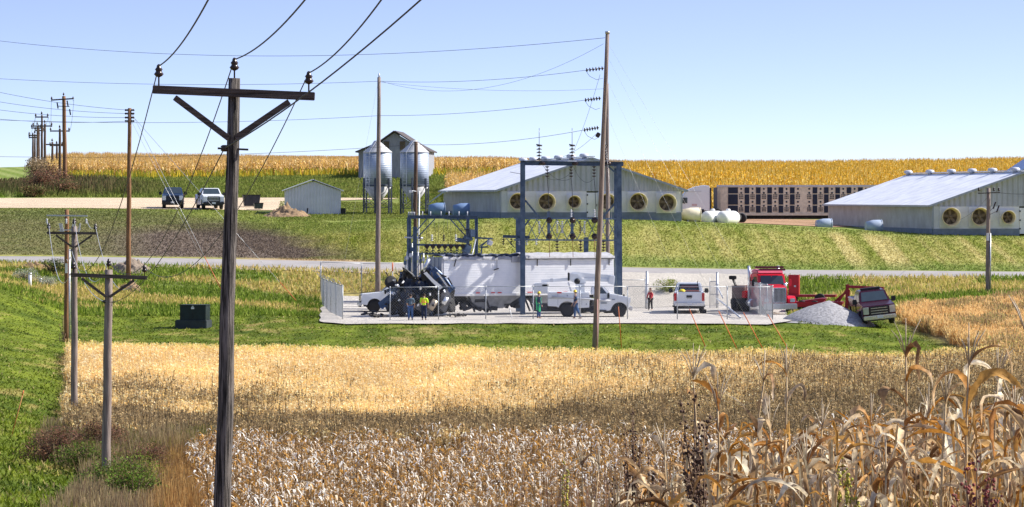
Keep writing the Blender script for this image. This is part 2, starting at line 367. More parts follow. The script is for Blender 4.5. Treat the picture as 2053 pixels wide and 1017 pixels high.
sheet('road', [(293.5, -420, 2480), (300.5, -420, 2480)], (.33, .31, .30), .05, 240, m=gmat('worn_asphalt', .12, 1.2, bump=.1), noise=.012)
sheet('road_shoulder', [(292.5, -420, 2480), (293.8, -420, 2480)], (.40, .34, .26), .04, 240, m=GRAV, noise=.04)
sheet('gravel_pad', [(257.6, 700, 1540), (259.5, 655, 1585), (263, 645, 1600), (272, 642, 1600), (282, 655, 1620), (287, 690, 1560)], (.50, .465, .42), .035, 180, m=GRAV)
sheet('driveway', [(284, 1180, 1600), (288, 1215, 1545), (292, 1225, 1520), (294, 1215, 1540)], (.50, .46, .40), .06, 60, m=GRAV)
sheet('gravel_yard', [(370, -200, 575), (385, -200, 560), (400, -200, 640), (410, -200, 720), (414, 300, 790), (417, 560, 800)], (.58, .46, .32), .05, 200, m=GRAV)
sheet('barn_yard', [(345, 1370, 1640), (352, 1368, 1690), (400, 1340, 1800), (404, 1340, 1800)], (.40, .25, .15), .05, 60, m=GRAV)

# ------------------------------------------------------------------ grasses and crops nobody could count
def dens(n, D0, D1, x0, x1, pred, **k): return scatter(n, D0, D1, x0, x1, pred)
# golden grass field
def p_gold(xp, D):
    X = (xp-CX)/F*D
    return (xp > left_edge(D)+10+(fbm(X, D, 2, 61)-.5)*60) & (D < 236+(fbm(X, D, 3, 62)-.5)*5)
b, xp = scatter(340000, 172, 241, 90, 2120, p_gold)
n = len(b); ro = fbm(b[:, 0], b[:, 1]*.6, 7, 71); edgeb = sstep(207, 181, b[:, 1]+(ro-.5)*55+(fbm(b[:, 0], b[:, 1]*.5, 2.2, 73)-.5)*34+rng.normal(0, 6, n))
rt = sstep(900, 1900, xp+(ro-.5)*500); br = np.clip(edgeb*.68+rt*.42*sstep(238, 226, b[:, 1]), 0, .82)*sstep(.25, .6, ro+.2*rt+.25*edgeb)
isb = rng.uniform(0, 1, n) < br
c = np.where(isb[:, None], pick(n, [[.26, .18, .09], [.14, .10, .05], [.50, .36, .18], [.09, .07, .04]], jit=.35), pick(n, [[.90, .64, .27], [.93, .72, .38], [.84, .56, .20], [.96, .82, .52]], jit=.12))
c = c*(.78+.44*fbm(b[:, 0], b[:, 1]*.5, 3.5, 74))[:, None]; h = rng.uniform(.5, .95, n)*(1+.25*isb)*(.85+.35*ro)
r = Rib(); a = rng.uniform(0, 2*np.pi, n)
r.add(b, None, h, rng.uniform(.02, .3, n), 0*h, rng.uniform(.025, .055, n), a, c, 2, .35, face=rng.uniform(-1.25, 1.25, n))
c = mixc(c, np.array([.72, .66, .14]), sstep(230, 235, b[:, 1])*rng.uniform(0, 1, n))
top = b+np.stack([np.cos(a)*.12, np.sin(a)*.12, h*.93], 1)      # seed heads, nodding
k = rng.uniform(0, 1, n) < .85
r.add(top[k], None, rng.uniform(-.03, .08, k.sum()), rng.uniform(.06, .16, k.sum()), 0, rng.uniform(.06, .12, k.sum()), rng.uniform(0, 6.28, k.sum()), np.clip(c[k]*1.08, 0, .97), 1, .3)
top = top+np.stack([rng.normal(0, .1, n), rng.normal(0, .1, n), -h*rng.uniform(.02, .35, n)], 1); c2 = np.clip(c*rng.uniform(.55, 1.25, (n, 1)), 0, .97)
r.add(top, None, rng.uniform(-.06, .08, n), rng.uniform(.05, .16, n), 0, rng.uniform(.05, .11, n), rng.uniform(0, 6.28, n), c2, 1, .3)
r.build('golden_grass', 'field of tall golden seeding grass with brown weeds below the mown bank')
# tall dry weeds on the right-hand slope beside the pickup
b, xp = scatter(90000, 228, 292, 1760, 2080, lambda x, D: (x > np.interp(D, [228, 238, 250, 258, 266, 277, 292], [2030, 1985, 1915, 1860, 1825, 1805, 1900])+(fbm((x-CX)/F*D, D, 2, 64)-.5)*70) & (D < 275+(fbm((x-CX)/F*D, D, 2, 65)-.5)*6))
n = len(b); q = fbm(b[:, 0], b[:, 1], 3, 75)
c = np.where((q < .55)[:, None], pick(n, [[.88, .62, .28], [.76, .50, .20]], jit=.2), pick(n, [[.46, .31, .15], [.68, .48, .22], [.34, .23, .11], [.40, .36, .12]], jit=.2))
h = rng.uniform(.4, 1.1, n)*(.5+.9*q)
r = Rib(); tp = b+np.stack([rng.normal(0, .12, n), rng.normal(0, .12, n), h*rng.uniform(.6, 1, n)], 1); r.add(tp, None, rng.uniform(-.06, .1, n), rng.uniform(.06, .18, n), 0, rng.uniform(.06, .13, n), rng.uniform(0, 6.28, n), np.clip(c*rng.uniform(.6, 1.3, (n, 1)), 0, .97), 1, .3)
r.add(b, None, h, rng.uniform(.02, .4, n), 0*h, rng.uniform(.03, .09, n), rng.uniform(0, 6.28, n), c, 2, .5, face=rng.uniform(-1.25, 1.25, n))
r.build('dry_weeds', 'tall tan and brown weeds on the slope right of the maroon pickup')

# dead crop rows in the hollow: pale curled leaves on brown stalks
def p_crop(xp, D):
    X = (xp-CX)/F*D
    return (xp > np.interp(D, [100, 130, 150, 165, 175], [410, 400, 380, 430, 900])+(fbm(X, D, 1.5, 66)-.5)*60) & (D < 164+(xp-400)*.004+(fbm(X, D, 3, 67)-.5)*44)
b, xp = scatter(30000, 108, 178, 330, 2080, p_crop)
n = len(b); hh = rng.uniform(.9, 1.5, n); r = Rib()
r.add(b, None, hh, rng.uniform(0, .2, n), 0, .03, rng.uniform(0, 6.28, n), pick(n, [[.30, .19, .08], [.20, .12, .05]]), 2, .6, face=rng.uniform(-1.1, 1.1, n))
for j in range(9):
    t = rng.uniform(.2, 1.0, n); s = b.copy(); s[:, 2] += hh*t; Ls = rng.uniform(.12, .32, n)
    c = pick(n, [[.97, .93, .84], [.85, .72, .52], [.56, .29, .06], [.34, .19, .07], [.14, .08, .03]], [.23, .14, .23, .22, .18], .15)
    r.add(s, None, rng.uniform(.0, .25, n), Ls, rng.uniform(.05, .4, n), rng.uniform(.03, .075, n), rng.uniform(0, 6.28, n), c, 3, .25, mid=1)
r.build('dead_crop', 'withered crop with curled white and brown leaves in the hollow')
b, xp = scatter(90000, 108, 184, 330, 2080, p_crop); n = len(b); r = Rib()
r.add(b, None, rng.uniform(.2, .8, n), rng.uniform(0, .3, n), 0, rng.uniform(.03, .07, n), rng.uniform(0, 6.28, n), pick(n, [[.20, .13, .05], [.11, .07, .03], [.34, .23, .10]], jit=.3), 2, .4, face=rng.uniform(-1.25, 1.25, n))
r.build('crop_litter', 'brown undergrowth between the withered crop plants')

# grass tufts on the lawns
def p_lawn(xp, D):
    X = (xp-CX)/F*D; e = left_edge(D)
    return ((xp < e+(fbm(X, D, 2, 61)-.5)*60) | (D > 234)) & ~((D > 257) & (xp > 640) & (xp < 1600)) & ~((xp > 1900+(250-D)*6) & (D > 225))
b, xp = scatter(170000, 104, 290, -10, 2075, p_lawn)
n = len(b); c = zone(xp, b[:, 1])*rng.uniform(.5, 1.7, (n, 1))
k = rng.uniform(0, 1, n) < .06; c[k] = pick(int(k.sum()), [[.5, .4, .18], [.35, .3, .1]])
nearl = sstep(235, 150, b[:, 1])
r = Rib(); r.add(b, None, rng.uniform(.03, .11, n)*(1+.8*nearl), rng.uniform(.05, .17, n), 0, rng.uniform(.04, .12, n), rng.uniform(0, 6.28, n), c, 1, .2, face=rng.uniform(-1.25, 1.25, n))
r.build('lawn_grass', 'short green grass with dry patches on the lawn')
# rank grass of the ditch
b, xp = scatter(70000, 268, 293.2, -10, 2075, lambda x, D: ~((D < 288) & (x > 640) & (x < 1580)) & ~((D > 283) & (x > 1215) & (x < 1540)) & (fbm((x-CX)/F*D*.6, D*2, 3, 78) > .25))
n = len(b); q = fbm(b[:, 0]*.5, b[:, 1]*1.6, 5, 21)
c = np.where((q > .52)[:, None], pick(n, [[.66, .50, .20], [.50, .42, .12], [.38, .38, .08]], jit=.2), pick(n, [[.20, .28, .03], [.28, .34, .06], [.13, .20, .02]], jit=.3))
r = Rib(); r.add(b, None, rng.uniform(.08, .38, n), rng.uniform(.02, .25, n), 0, rng.uniform(.05, .14, n), rng.uniform(0, 6.28, n), c, 2, .3, face=rng.uniform(-1.25, 1.25, n))
r.build('ditch_grass', 'uneven green and yellow grass in the ditch below the road')
# stubble of the mown bank and far banks
b, xp = scatter(90000, 302, 344, -10, 2075, lambda x, D: (D < 331+(x < 860)*12) & (x+(D-303)*6 > 560)); n = len(b)
r = Rib(); r.add(b, None, rng.uniform(.03, .12, n), rng.uniform(.02, .12, n), 0, rng.uniform(.06, .14, n), rng.uniform(0, 6.28, n), zone(xp, b[:, 1])*rng.uniform(.85, 1.3, (n, 1)), 1, .3, face=rng.uniform(-1.25, 1.25, n))
r.build('bank_stubble', 'mown stubble on the bank between the road and the barns')
b, xp = scatter(70000, 405, 482, -10, 1060, lambda x, D: (D > 418) | (x > 820)); n = len(b); q = fbm(b[:, 0], b[:, 1], 6, 79)
dk = sstep(420, 180, xp)*sstep(.4, .6, q+.15)*sstep(470, 455, b[:, 1])*sstep(418, 426, b[:, 1])
c = mixc(zone(xp, b[:, 1])*rng.uniform(.8, 1.4, (n, 1)), pick(n, [[.12, .11, .045], [.17, .12, .06], [.09, .1, .03]]), dk)
r = Rib(); r.add(b, None, rng.uniform(.1, .35, n)*(1+3*dk), rng.uniform(.02, .25, n), 0, rng.uniform(.08, .2, n), rng.uniform(0, 6.28, n), c, 1, .4, face=rng.uniform(-1.25, 1.25, n))
r.build('bank_grass', 'green and olive grass on the bank behind the gravel yard')

# standing maize on the hill
def maize(nm, label, D0, D1, x0, x1, n0, pred, cols, green, rowdir=None):
    b, xp = scatter(n0, D0, D1, x0, x1, pred)
    X = b[:, 0]; Y = b[:, 1]
    if rowdir is not None:      # snap to drill rows
        ct, st_ = math.cos(rowdir), math.sin(rowdir); u = X*ct+Y*st_; v = -X*st_+Y*ct; u = np.round(u/2.6)*2.6+rng.normal(0, .38, len(u))
        X = u*ct-v*st_; Y = u*st_+v*ct; b = np.stack([X, Y, gz(X, Y)], 1)
    gap = fbm(b[:, 0], b[:, 1]*.25, 5, 55); b = b[~((gap < .36) & (rng.uniform(0, 1, len(b)) < .75))]
    n = len(b); H = rng.uniform(1.9, 2.5, n); r = Rib(); gcol = pick(n, [[.10, .12, .025], [.16, .15, .03]])
    g = rng.uniform(0, 1, n) < green
    st = pick(n, cols); st[g] = gcol[g]
    r.add(b, None, H, rng.uniform(0, .12, n), 0, .07, rng.uniform(0, 6.28, n), st*.8, 2, .4, face=rng.uniform(-.5, .5, n), tipcol=pick(n, cols))
    for j in range(6):
        t = .18+.13*j; s = b.copy(); s[:, 2] += H*t; c = pick(n, cols, jit=.2)
        if j < 3: c[g] = gcol[g]*rng.uniform(.7, 1.3, (int(g.sum()), 1))
        r.add(s, None, rng.uniform(.2, .6, n), rng.uniform(.3, .6, n), rng.uniform(.3, .9, n), rng.uniform(.09, .16, n), rng.uniform(0, 6.28, n), c, 2, .3, mid=1)
    r.build(nm, label)
CT = [[.82, .54, .20], [.92, .68, .34], [.62, .38, .12], [.74, .50, .12]]; CY = [[.86, .50, .03], [.95, .62, .10], [.62, .33, .02], [.95, .74, .26], [.42, .30, .03]]
maize('tan_cornfield', 'tan ripe cornfield on the hill behind the silos and the far power line', 482, 700, 108, 1080, 30000, lambda x, D: (D > 482+sstep(330, 130, x)*6), CT, .35, .15)
maize('yellow_cornfield', 'golden yellow cornfield on the hill behind the barns', 409, 700, 1180, 2160, 46000, lambda x, D: (D > 410+sstep(1440, 1180, x)*35), CY, .3, .05)
maize('corn_strip', 'short strip of yellow corn left of the barn roof', 400, 440, 895, 1060, 1600, lambda x, D: x > 880+(440-D)*.8, CT, .05)
b, xp = scatter(9000, 452, 490, 130, 1000, lambda x, D: D > 474+fbm(x, D, 50, 4)*10); n = len(b)
r = Rib(); r.add(b, None, rng.uniform(.3, 1.1, n), rng.uniform(0, .4, n), 0, rng.uniform(.1, .25, n), rng.uniform(0, 6.28, n), pick(n, [[.62, .46, .04], [.5, .42, .05], [.3, .32, .04]]), 1, .4, face=rng.uniform(-1.1, 1.1, n))
r.build('field_margin', 'bright yellow field margin along the foot of the tan cornfield')

b, xp = scatter(60000, 303, 370, -10, 860, lambda x, D: (x+(D-303)*6 < 900)); n = len(b)
r = Rib(); r.add(b, None, rng.uniform(.02, .12, n), rng.uniform(.03, .16, n), 0, rng.uniform(.06, .16, n), rng.uniform(0, 6.28, n), zone(xp, b[:, 1])*rng.uniform(.6, 1.6, (n, 1)), 1, .3)
r.build('soil_growth', 'sparse growth and clods on the turned soil left of the mown bank')
b, xp = scatter(26000, 345, 415, 560, 905, lambda x, D: (D < 400) | (x > 800)); n = len(b)
r = Rib(); r.add(b, None, rng.uniform(.03, .14, n), rng.uniform(.03, .2, n), 0, rng.uniform(.08, .2, n), rng.uniform(0, 6.28, n), zone(xp, b[:, 1])*rng.uniform(.7, 1.35, (n, 1)), 1, .3)
r.build('yard_grass', 'mown grass between the small shed, the silos and barn one')
# ------------------------------------------------------------------ poles and wires
WOODD = mat('weathered_dark_wood', (.15, .13, .115), .9, var=.5, scale=2.6, bump=1, stretch=(12, 12, .5), dirt=(.012, .010, .008))
for _r in WOODD.node_tree.nodes:
    if _r.type == 'VALTORGB': _r.color_ramp.elements[0].position = .42; _r.color_ramp.elements[1].position = .6
WOODB = mat('brown_treated_wood', (.24, .12, .055), .85, var=.25, scale=2, bump=.4, stretch=(8, 8, .6))
WOODG = mat('grey_brown_wood', (.27, .22, .19), .9, var=.22, scale=2, bump=.5, stretch=(8, 8, .6), dirt=(.13, .095, .08))
WOODT = mat('dark_brown_wood', (.12, .075, .05), .9, var=.3, scale=2, bump=.5, stretch=(8, 8, .6))
WOODX = mat('dark_crossarm_wood', (.12, .095, .08), .9, var=.4, scale=2.6, bump=.8, stretch=(.5, 10, 10), dirt=(.02, .015, .012))
PORC = mat('brown_porcelain', (.035, .02, .016), .25, var=.1)
GREYI = mat('grey_polymer', (.55, .56, .6), .4, var=.1)
STEEL = mat('galvanised_steel', (.5, .52, .54), .42, .6, var=.15, scale=8)
WIREM = mat('dark_wire', (.035, .035, .04), .6, var=0)
WIREL = mat('bare_aluminium_wire', (.55, .56, .58), .45, .5, var=0)
ORANGE = mat('orange_plastic', (.75, .18, .05), .5, var=.1)
WHITEP = mat('white_paint', (.78, .78, .77), .45, var=.05, scale=2)
BLACK = mat('black_rubber', (.022, .022, .024), .75, var=.2, scale=6)

def pin_insulator(mb, p, s=1.0):
    mb.lathe([(.012*s, -.14*s), (.012*s, -.02*s), (.05*s, 0), (.075*s, .03*s), (.05*s, .06*s), (.045*s, .08*s), (.06*s, .1*s), (.035*s, .13*s), (.03*s, .16*s), (.012*s, .18*s)], p, seg=8)
def disc_string(mb, p, q, n, r):
    p = Vector(p); q = Vector(q); d = (q-p); Lh = d.length; pr = [(.012, 0)]
    for i in range(n):
        z = Lh*(i+.3)/n; pr += [(.02, z-.01), (r, z), (r*.92, z+Lh/n*.18), (r*.45, z+Lh/n*.35), (.025, z+Lh/n*.5)]
    pr.append((.012, Lh)); mb.lathe(pr, p, d.normalized(), seg=8)
def pole(name, label, D, base, top, r0, r1, m, group='wooden power poles', zb=None):
    """base, top: photo positions (x, y); tapered round pole standing on the ground"""
    g = G(base[0], D) if zb is None else W(base[0], zb, D)
    t = W(top[0], top[1], D); th = thing(name, label, 'power pole', g, group=group)
    pts = []; rr = []; p0 = g-Vector((0, 0, .4))
    for i in range(9):
        k = i/8; o = Vector((math.sin(i*2.1)*.012, 0, 0)) if 0 < i < 8 else Vector((0, 0, 0)); pts.append(p0.lerp(t, k)+o); rr.append(r0+(r1-r0)*k)
    MB().tube(pts, rr, 14).build('pole_shaft', m, th, True)
    return th
def hpole(D, base, top, arm, ay, r0, r1, m, label, brace=True, low=True, s=1.0, fullbase=None, zb=None):
    th = pole('utility_pole', label, D, base, top, r0, r1, m, zb=zb)
    y0, y1 = ay; a = W(arm[0], y0, D); b = W(arm[1], y1, D); off = Vector((0, -r1-.05, 0))
    MB().bar(a+off, b+off, .10, .125).build('crossarm', WOODX, th, True, bevel=.008)
    tx = top[0]+(base[0]-top[0])*.1
    mid = (a+b)/2; px = W(tx, 0, D).x
    if brace:
        for sgn in (-1, 1):
            q = Vector((px+sgn*.86, D, mid.z-.10-sgn*(a.z-b.z)*.3))+off; qq = Vector((px+sgn*.05, D, mid.z-.68))+off
            MB().bar(q, qq, .045, .09).build('brace', WOODX, th, True, bevel=.006)
    tips = []
    for e, sg in ((a, 1), (b, -1)):
        p = e+off+Vector((sg*.09, 0, .2)); mb = MB(); pin_insulator(mb, p, s); mb.build('insulator', PORC, th, True); tips.append(p+Vector((0, 0, .15)))
    t = W(top[0], top[1], D)+Vector((.0, 0, .13)); mb = MB(); pin_insulator(mb, t, s); mb.build('insulator', PORC, th, True)
    tips.insert(1, t+Vector((0, 0, .15)))
    lowp = Vector((px-.12, D-.05, mid.z-.83))
    if low:
        mb = MB(); mb.bar(lowp+Vector((-.1, 0, 0)), lowp+Vector((.36, 0, -.02)), .03); mb.lathe([(.03, -.05), (.06, -.03), (.04, 0), (.06, .03), (.03, .05)], lowp, seg=8); mb.build('neutral_bracket', PORC, th, True)
    tips.append(lowp)
    return th, tips
def wire(label, p, q, sag, r=.008, m=None, n=26, name='overhead_wire', group='overhead power wires', cat='wire'):
    p = Vector(p); q = Vector(q); pts = [p.lerp(q, i/n)-Vector((0, 0, 4*sag*(i/n)*(1-i/n))) for i in range(n+1)]
    return solo(MB().tube(pts, r, 5), name, m or WIREM, label, cat, p if p.z < q.z else q, group)

P1, T1 = hpole(60, (433.5, 1391), (470, 157), (308, 632), (180, 194), .155, .088, WOODD, 'big weathered foreground power pole with crossarm and V brace')
for zz, side in ((250, .03), (233, .045)):
    pass
P2, T2 = hpole(131, (212, 985), (218, 541), (143, 296), (551, 557), .16, .125, WOODG, 'second power pole from the camera, crossarm at the height of the road', s=1.3)
P3, T3 = hpole(190, (149, 858), (149, 454), (95, 196), (467, 468), .17, .14, WOODG, 'third power pole in line, half in front of the brown pole with equipment', s=1.5)
# the fourth: brown pole with steel bar, tag and conduit
P4 = pole('utility_pole', 'brown power pole with grey steel bar, white tag and conduit, left edge of lawn', 245, (133, 700), (134, 420), .16, .125, WOODB)
MB().bar(W(94, 432, 245)+Vector((0, -.2, 0)), W(176, 433, 245)+Vector((0, -.2, 0)), .07, .09).build('steel_bar', STEEL, P4, True)
for x in (95, 134, 174):
    mb = MB(); mb.lathe([(.03, 0), (.07, .05), (.04, .1), (.07, .15), (.04, .2), (.07, .26), (.03, .32)], W(x, 449, 245)+Vector((0, -.3, 0)), seg=8); mb.build('insulator', GREYI, P4, True)
mb = MB()
for x, dx in ((124, -1), (128, -1), (144, 1), (158, 1)): mb.bar(W(x, 466, 245)+Vector((0, -.25, 0)), W(x+dx*4, 448, 245)+Vector((0, -.25, 0)), .09)
mb.bar(W(118, 462, 245)+Vector((0, -.22, 0)), W(162, 460, 245)+Vector((0, -.22, 0)), .06); mb.build('fuse_cutouts', GREYI, P4, True)
MB().tube([W(140, 500, 245)+Vector((0, -.2, 0)), W(140, 705, 245)+Vector((0, -.2, 0))], .06, 8).build('conduit', STEEL, P4, True)
MB().box(W(134, 538, 245)+Vector((0, -.19, 0)), (.16, .02, .6)).build('pole_tag', WHITEP, P4, True)
mb = MB()
for k in range(14): mb.tube([W(132+random.uniform(-10, 6), 700, 244.6), W(130+random.uniform(-13, 4), 690-random.uniform(5, 60), 244.6)], .012, 4)
solo(mb, 'dead_vine', mat('dead_stems', (.3, .18, .11), .9), 'dead brown vine at the foot of the brown pole with conduit', 'vine', G(131, 244.6))
T4 = [W(95, 440, 245), W(150, 440, 245), W(174, 441, 245), W(134, 520, 245)]
nmw = ('left', 'middle', 'right', 'low neutral')
topx = [(417, -6), (611, -6), (764, -6), (843, -6)]
for i in range(4):
    p = T1[i]; q = W(topx[i][0], topx[i][1], 42)
    e = p+(q-p)*1.9; e.z += .6
    wire('%s wire rising from the big foreground pole out of the top of the picture' % nmw[i], p, e, .35, .0105, name='overhead_wire')
    wire('%s wire sagging from the big foreground pole down to the second pole' % nmw[i], p, T2[i], (1.25, 1.5, 1.35, .7)[i], .009)
    wire('%s wire hanging between the second and the third power pole' % nmw[i], T2[i], T3[i], (1.5, 1.6, 1.7, .5)[i], .012, WIREL)
    wire('%s short wire from the third pole to the brown pole with conduit' % nmw[i], T3[i], T4[i], .3, .014, WIREL)

# fifth: tall brown pole behind the gravel heap, with four wires and two guys
P5 = pole('utility_pole', 'tall brown pole without crossarm standing in a dirt mound left of the foreground pole', 288, (257, 583), (260, 217), .19, .13, WOODB)
for i, y in enumerate((221, 228, 236, 243)):
    for sx_ in (-1, 1):
        mb = MB(); mb.lathe([(.03, 0), (.09, .05), (.05, .1), (.09, .16), (.03, .24)], W(260, y, 288)+Vector((sx_*.12, -.05, 0)), (sx_, 0, 0), seg=8); mb.build('insulator', PORC, P5, True)
for i, (y0, y1) in enumerate(((221, 178), (228, 200), (236, 218), (243, 239))):
    wire(('topmost', 'second', 'third', 'lowest')[i]+' wire running left from the tall brown pole in the dirt mound', W(257, y0, 288), W(-60, y1-6, 300), .25, .014)
def guy(label, p, q, guard=0.0, r=.014, m=None):
    p = Vector(p); q = Vector(q); th = thing('guy_wire', label, 'guy wire', q, group='guy wires of the poles')
    MB().tube([p, q], r, 5).build('strand', m or WIREL, th, True)
    if guard: d = (p-q).normalized(); MB().tube([q, q+d*guard], .028, 6).build('orange_guard', ORANGE, th, True)
    return th
guy('guy wire of the tall brown pole, orange end beside the foreground pole', W(264, 226, 288), G(449, 284), 3.2)
guy('longer guy wire of the tall brown pole, reaching the lawn by the left fence panel', W(265, 232, 288), G(600, 283), 2.2)
guy('steep pair guy of the tall brown pole, plain lower end behind the foreground pole', W(264, 244, 288), G(434, 287), 0, .01)
# tall poles at the substation
P6 = pole('utility_pole', 'tall grey-brown pole in front of the left silo', 286, (757, 610), (760, 155), .205, .125, WOODG, 'tall poles at the substation')
MB().lathe([(.04, 0), (.06, .1), (.05, .3)], W(760, 156, 286), seg=8).build('pole_cap', STEEL, P6, True)
P7 = pole('utility_pole', 'short brown pole with conduit in front of the right silo', 284, (831, 618), (834, 284), .16, .13, WOODT, 'tall poles at the substation')
MB().tube([W(841, 383, 284)+Vector((0, -.2, 0)), W(838, 560, 284)+Vector((0, -.2, 0))], .05, 8).build('conduit', WHITEP, P7, True)
mb = MB(); mb.bar(W(835, 384, 284)+Vector((0, -.2, 0)), W(824, 382, 284)+Vector((0, -.6, 0)), .05); mb.box(W(824, 384, 284)+Vector((0, -.6, 0)), (.25, .2, .18)); mb.build('camera_head', WHITEP, P7, True, bevel=.02)
MB().box(W(835, 462, 284)+Vector((0, -.2, 0)), (.2, .03, .35)).build('pole_tag', WHITEP, P7, True)
P8 = pole('utility_pole', 'tallest leaning transmission pole in front of the bucket truck', 241, (1192, 699), (1218, 66), .19, .12, WOODG, 'tall poles at the substation')
MB().lathe([(.14, 0), (.15, .12), (.12, .16)], W(1218, 68, 241), seg=10).build('pole_cap', STEEL, P8, True)
for i, (x0, y0, x1, y1) in enumerate(((1174, 141, 1211, 137), (1172, 201, 1205, 197), (1170, 261, 1201, 256))):
    mb = MB(); disc_string(mb, W(x0, y0, 240.6), W(x1, y1, 240.8), 6, .13); mb.build('strain_insulator', PORC, P8, True)
    mb = MB(); mb.tube([W(x0, y0, 240.6), W(x0+8, y0+12, 240.6), W(x0+22, y0+19, 240.6), W(x1-2, y1+20, 240.8)], .012, 5); mb.build('jumper', WIREM, P8, True)
MB().box(W(1199, 271, 240.6), (.25, .2, .3), rot=(0, .5, 0)).build('clamp', PORC, P8, True, bevel=.03)
MB().tube([G(1194, 240.7)+Vector((.1, 0, 0)), W(1198, 600, 240.7)], .03, 6).build('guard_strip', mat('pinkish_plastic', (.62, .34, .3), .6), P8, True)
P9 = pole('utility_pole', 'grey-brown pole standing just behind the leaning transmission pole', 291, (1219, 560), (1217, 168), .165, .12, WOODG, 'tall poles at the substation')
# long spans
A = W(1213, 76, 241)
wire('uppermost long wire from the leaning transmission pole to the left edge', A, W(-20, 80, 296), 1.15, .014, n=40)
for i, (x0, y0, x1, y1, x2, y2, sg) in enumerate(((1174, 141, 762, 163, -20, 157, .3), (1172, 201, 762, 232, -20, 240, .25), (1170, 261, 834, 290, -20, 314, .3))):
    D6 = 286 if i < 2 else 284
    wire('%s wire from the strain insulators to the next pole left' % ('upper', 'middle', 'lower')[i], W(x0, y0, 240.6), W(x1, y1, D6), sg, .013)
    wire('%s wire running on left behind the foreground crossarm' % ('upper', 'middle', 'lower')[i], W(x1, y1, D6), W(x2, y2, 292), .35, .013, n=40)
wire('slack wire dipping from the leaning pole top to the pole by the left silo', W(1210, 88, 241), W(764, 163, 286), 1.6, .009)
wire('thin wire from the pole by the left silo to the pole behind the leaning one', W(764, 165, 286), W(1214, 178, 291), .35, .009)
wire('drop wire from the leaning pole to the right arrester', W(1203, 150, 241), W(1147, 310, 272), .3, .010)
wire('drop wire from the lowest strain clamp to the left arrester', W(1196, 268, 241), W(1085, 320, 272), .5, .010)
for i, (xa, ya, xb, Db) in enumerate(((1222, 92, 1582, 243), (1221, 120, 1530, 243.5), (1219, 165, 1477, 244), (1217, 230, 1414, 245), (1216, 300, 1246, 244))):
    guy(('rightmost guy wire of the leaning pole', 'second guy wire from the right on the green bank', 'middle guy wire on the green bank', 'guy wire ending below the white pickup', 'near vertical guy wire beside the bucket truck')[i]+' with orange guard', W(xa, ya, 241), G(xb, Db, .0), 2.6, .005)
guy('thin guy wire left of the pole by the left silo', W(757, 170, 286), G(690, 300), 0, .006)
# right-hand pole before barn two
P10 = pole('utility_pole', 'grey pole with small crossarm and conduit at the right in front of the second barn', 285, (1980, 586), (1982, 377), .17, .13, WOODG)
MB().bar(W(1960, 388, 285)+Vector((0, -.18, 0)), W(2004, 386, 285)+Vector((0, -.18, 0)), .07).build('crossarm', WOODD, P10, True)
MB().box(W(1980, 475, 285)+Vector((0, -.19, 0)), (.2, .03, .55)).build('pole_tag', WHITEP, P10, True)
MB().tube([W(1985, 468, 285)+Vector((0, -.14, 0)), W(1985, 580, 285)+Vector((0, -.16, 0))], .05, 8).build('conduit', STEEL, P10, True)
for x in (1962, 1992, 2002):
    mb = MB(); pin_insulator(mb, W(x, 384, 285)+Vector((0, -.18, .05)), 1.4); mb.build('insulator', PORC, P10, True)
for (x, y) in ((1996, 405), (2003, 412)):
    mb = MB(); mb.bar(W(x, y, 285), W(x-5, y+14, 285), .1); mb.bar(W(x-5, y+12, 285), W(1985, y+18, 285), .03); mb.build('fuse_cutout', PORC, P10, True)
wire('twisted wire running right from the small crossarm pole past barn two', W(2000, 386, 285), W(2100, 384, 285), .15, .016)
wire('service drop from the small crossarm pole down to the barn fans', W(1978, 398, 285), W(1925, 440, 329), .2, .010)
# distant line over the hill
def g_y(x, D): return HY-(float(gz((x-CX)/F*D, D))-EZ)*F/D
far = [(128, 193, 448, 103, 148, 201, 'tallest brown pole of the far line, nearest the corn edge'), (120, 258, 470, 101, 140, 263, 'dark pole right beside the tall brown one of the far line'),
 (84, 231, 560, 71, 97, 235, 'tall far pole left of the hilltop with narrow arm'), (90, 248, 520, 66, 105, 253, 'far pole with the widest arm over the brush'),
 (75, 252, 600, 63, 83, 257, 'far pole between the two leftmost on the hill'), (78, 257, 640, 70, 88, 262, 'slim far pole partly hidden among its neighbours'),
 (70, 269, 680, 58, 80, 272, 'leftmost far pole on the skyline'), (66, 273, 620, 58, 76, 276, 'leaning far pole at the left end of the skyline row'),
 (105, 285, 530, 90, 128, 290, 'short far pole with wide low arm before the corn'), (114, 290, 560, 100, 126, 292, 'shortest far pole right of the brush')]
for k, (x, y, D, a0, a1, ay, lb) in enumerate(far):
    th = pole('utility_pole', lb, D, (x+(3 if k == 0 else 0), 330), (x, y), .2 if k else .26, .13 if k else .2, WOODB if k == 0 else WOODT, 'distant line of power poles')
    e = Vector((0, -.25, 0)); sc2 = D/430
    MB().bar(W(a0, ay, D)+e, W(a1, ay-(3 if k == 0 else 0), D)+e, .1*sc2+.05).build('crossarm', WOODD, th, True)
    for xx in (a0+1, a1-1, x):
        mb = MB(); pin_insulator(mb, W(xx, (ay if xx != x else y)-2, D)+e, 1.6*sc2); mb.build('insulator', PORC, th, True)
    if k == 0:
        mb = MB(); mb.bar(W(115, 213, D)+e, W(140, 214, D)+e, .08)
        for xx, yy in ((115, 211), (135, 207), (140, 224)): mb.bar(W(xx, yy-5, D)+e, W(xx+2, yy+7, D)+e, .14)
        mb.build('switchgear', PORC, th, True)
for k, (a, b_) in enumerate(((far[0], far[1]), (far[3], far[2]), (far[2], far[6]))):
    for j in (3, 4):
        wire('%s span of the far line, %s side' % (('first', 'second', 'third')[k], 'left' if j == 3 else 'right'), W(a[j], a[5], a[2]), W(b_[j], b_[5], b_[2]), .6, .018, n=8, group='distant wires')

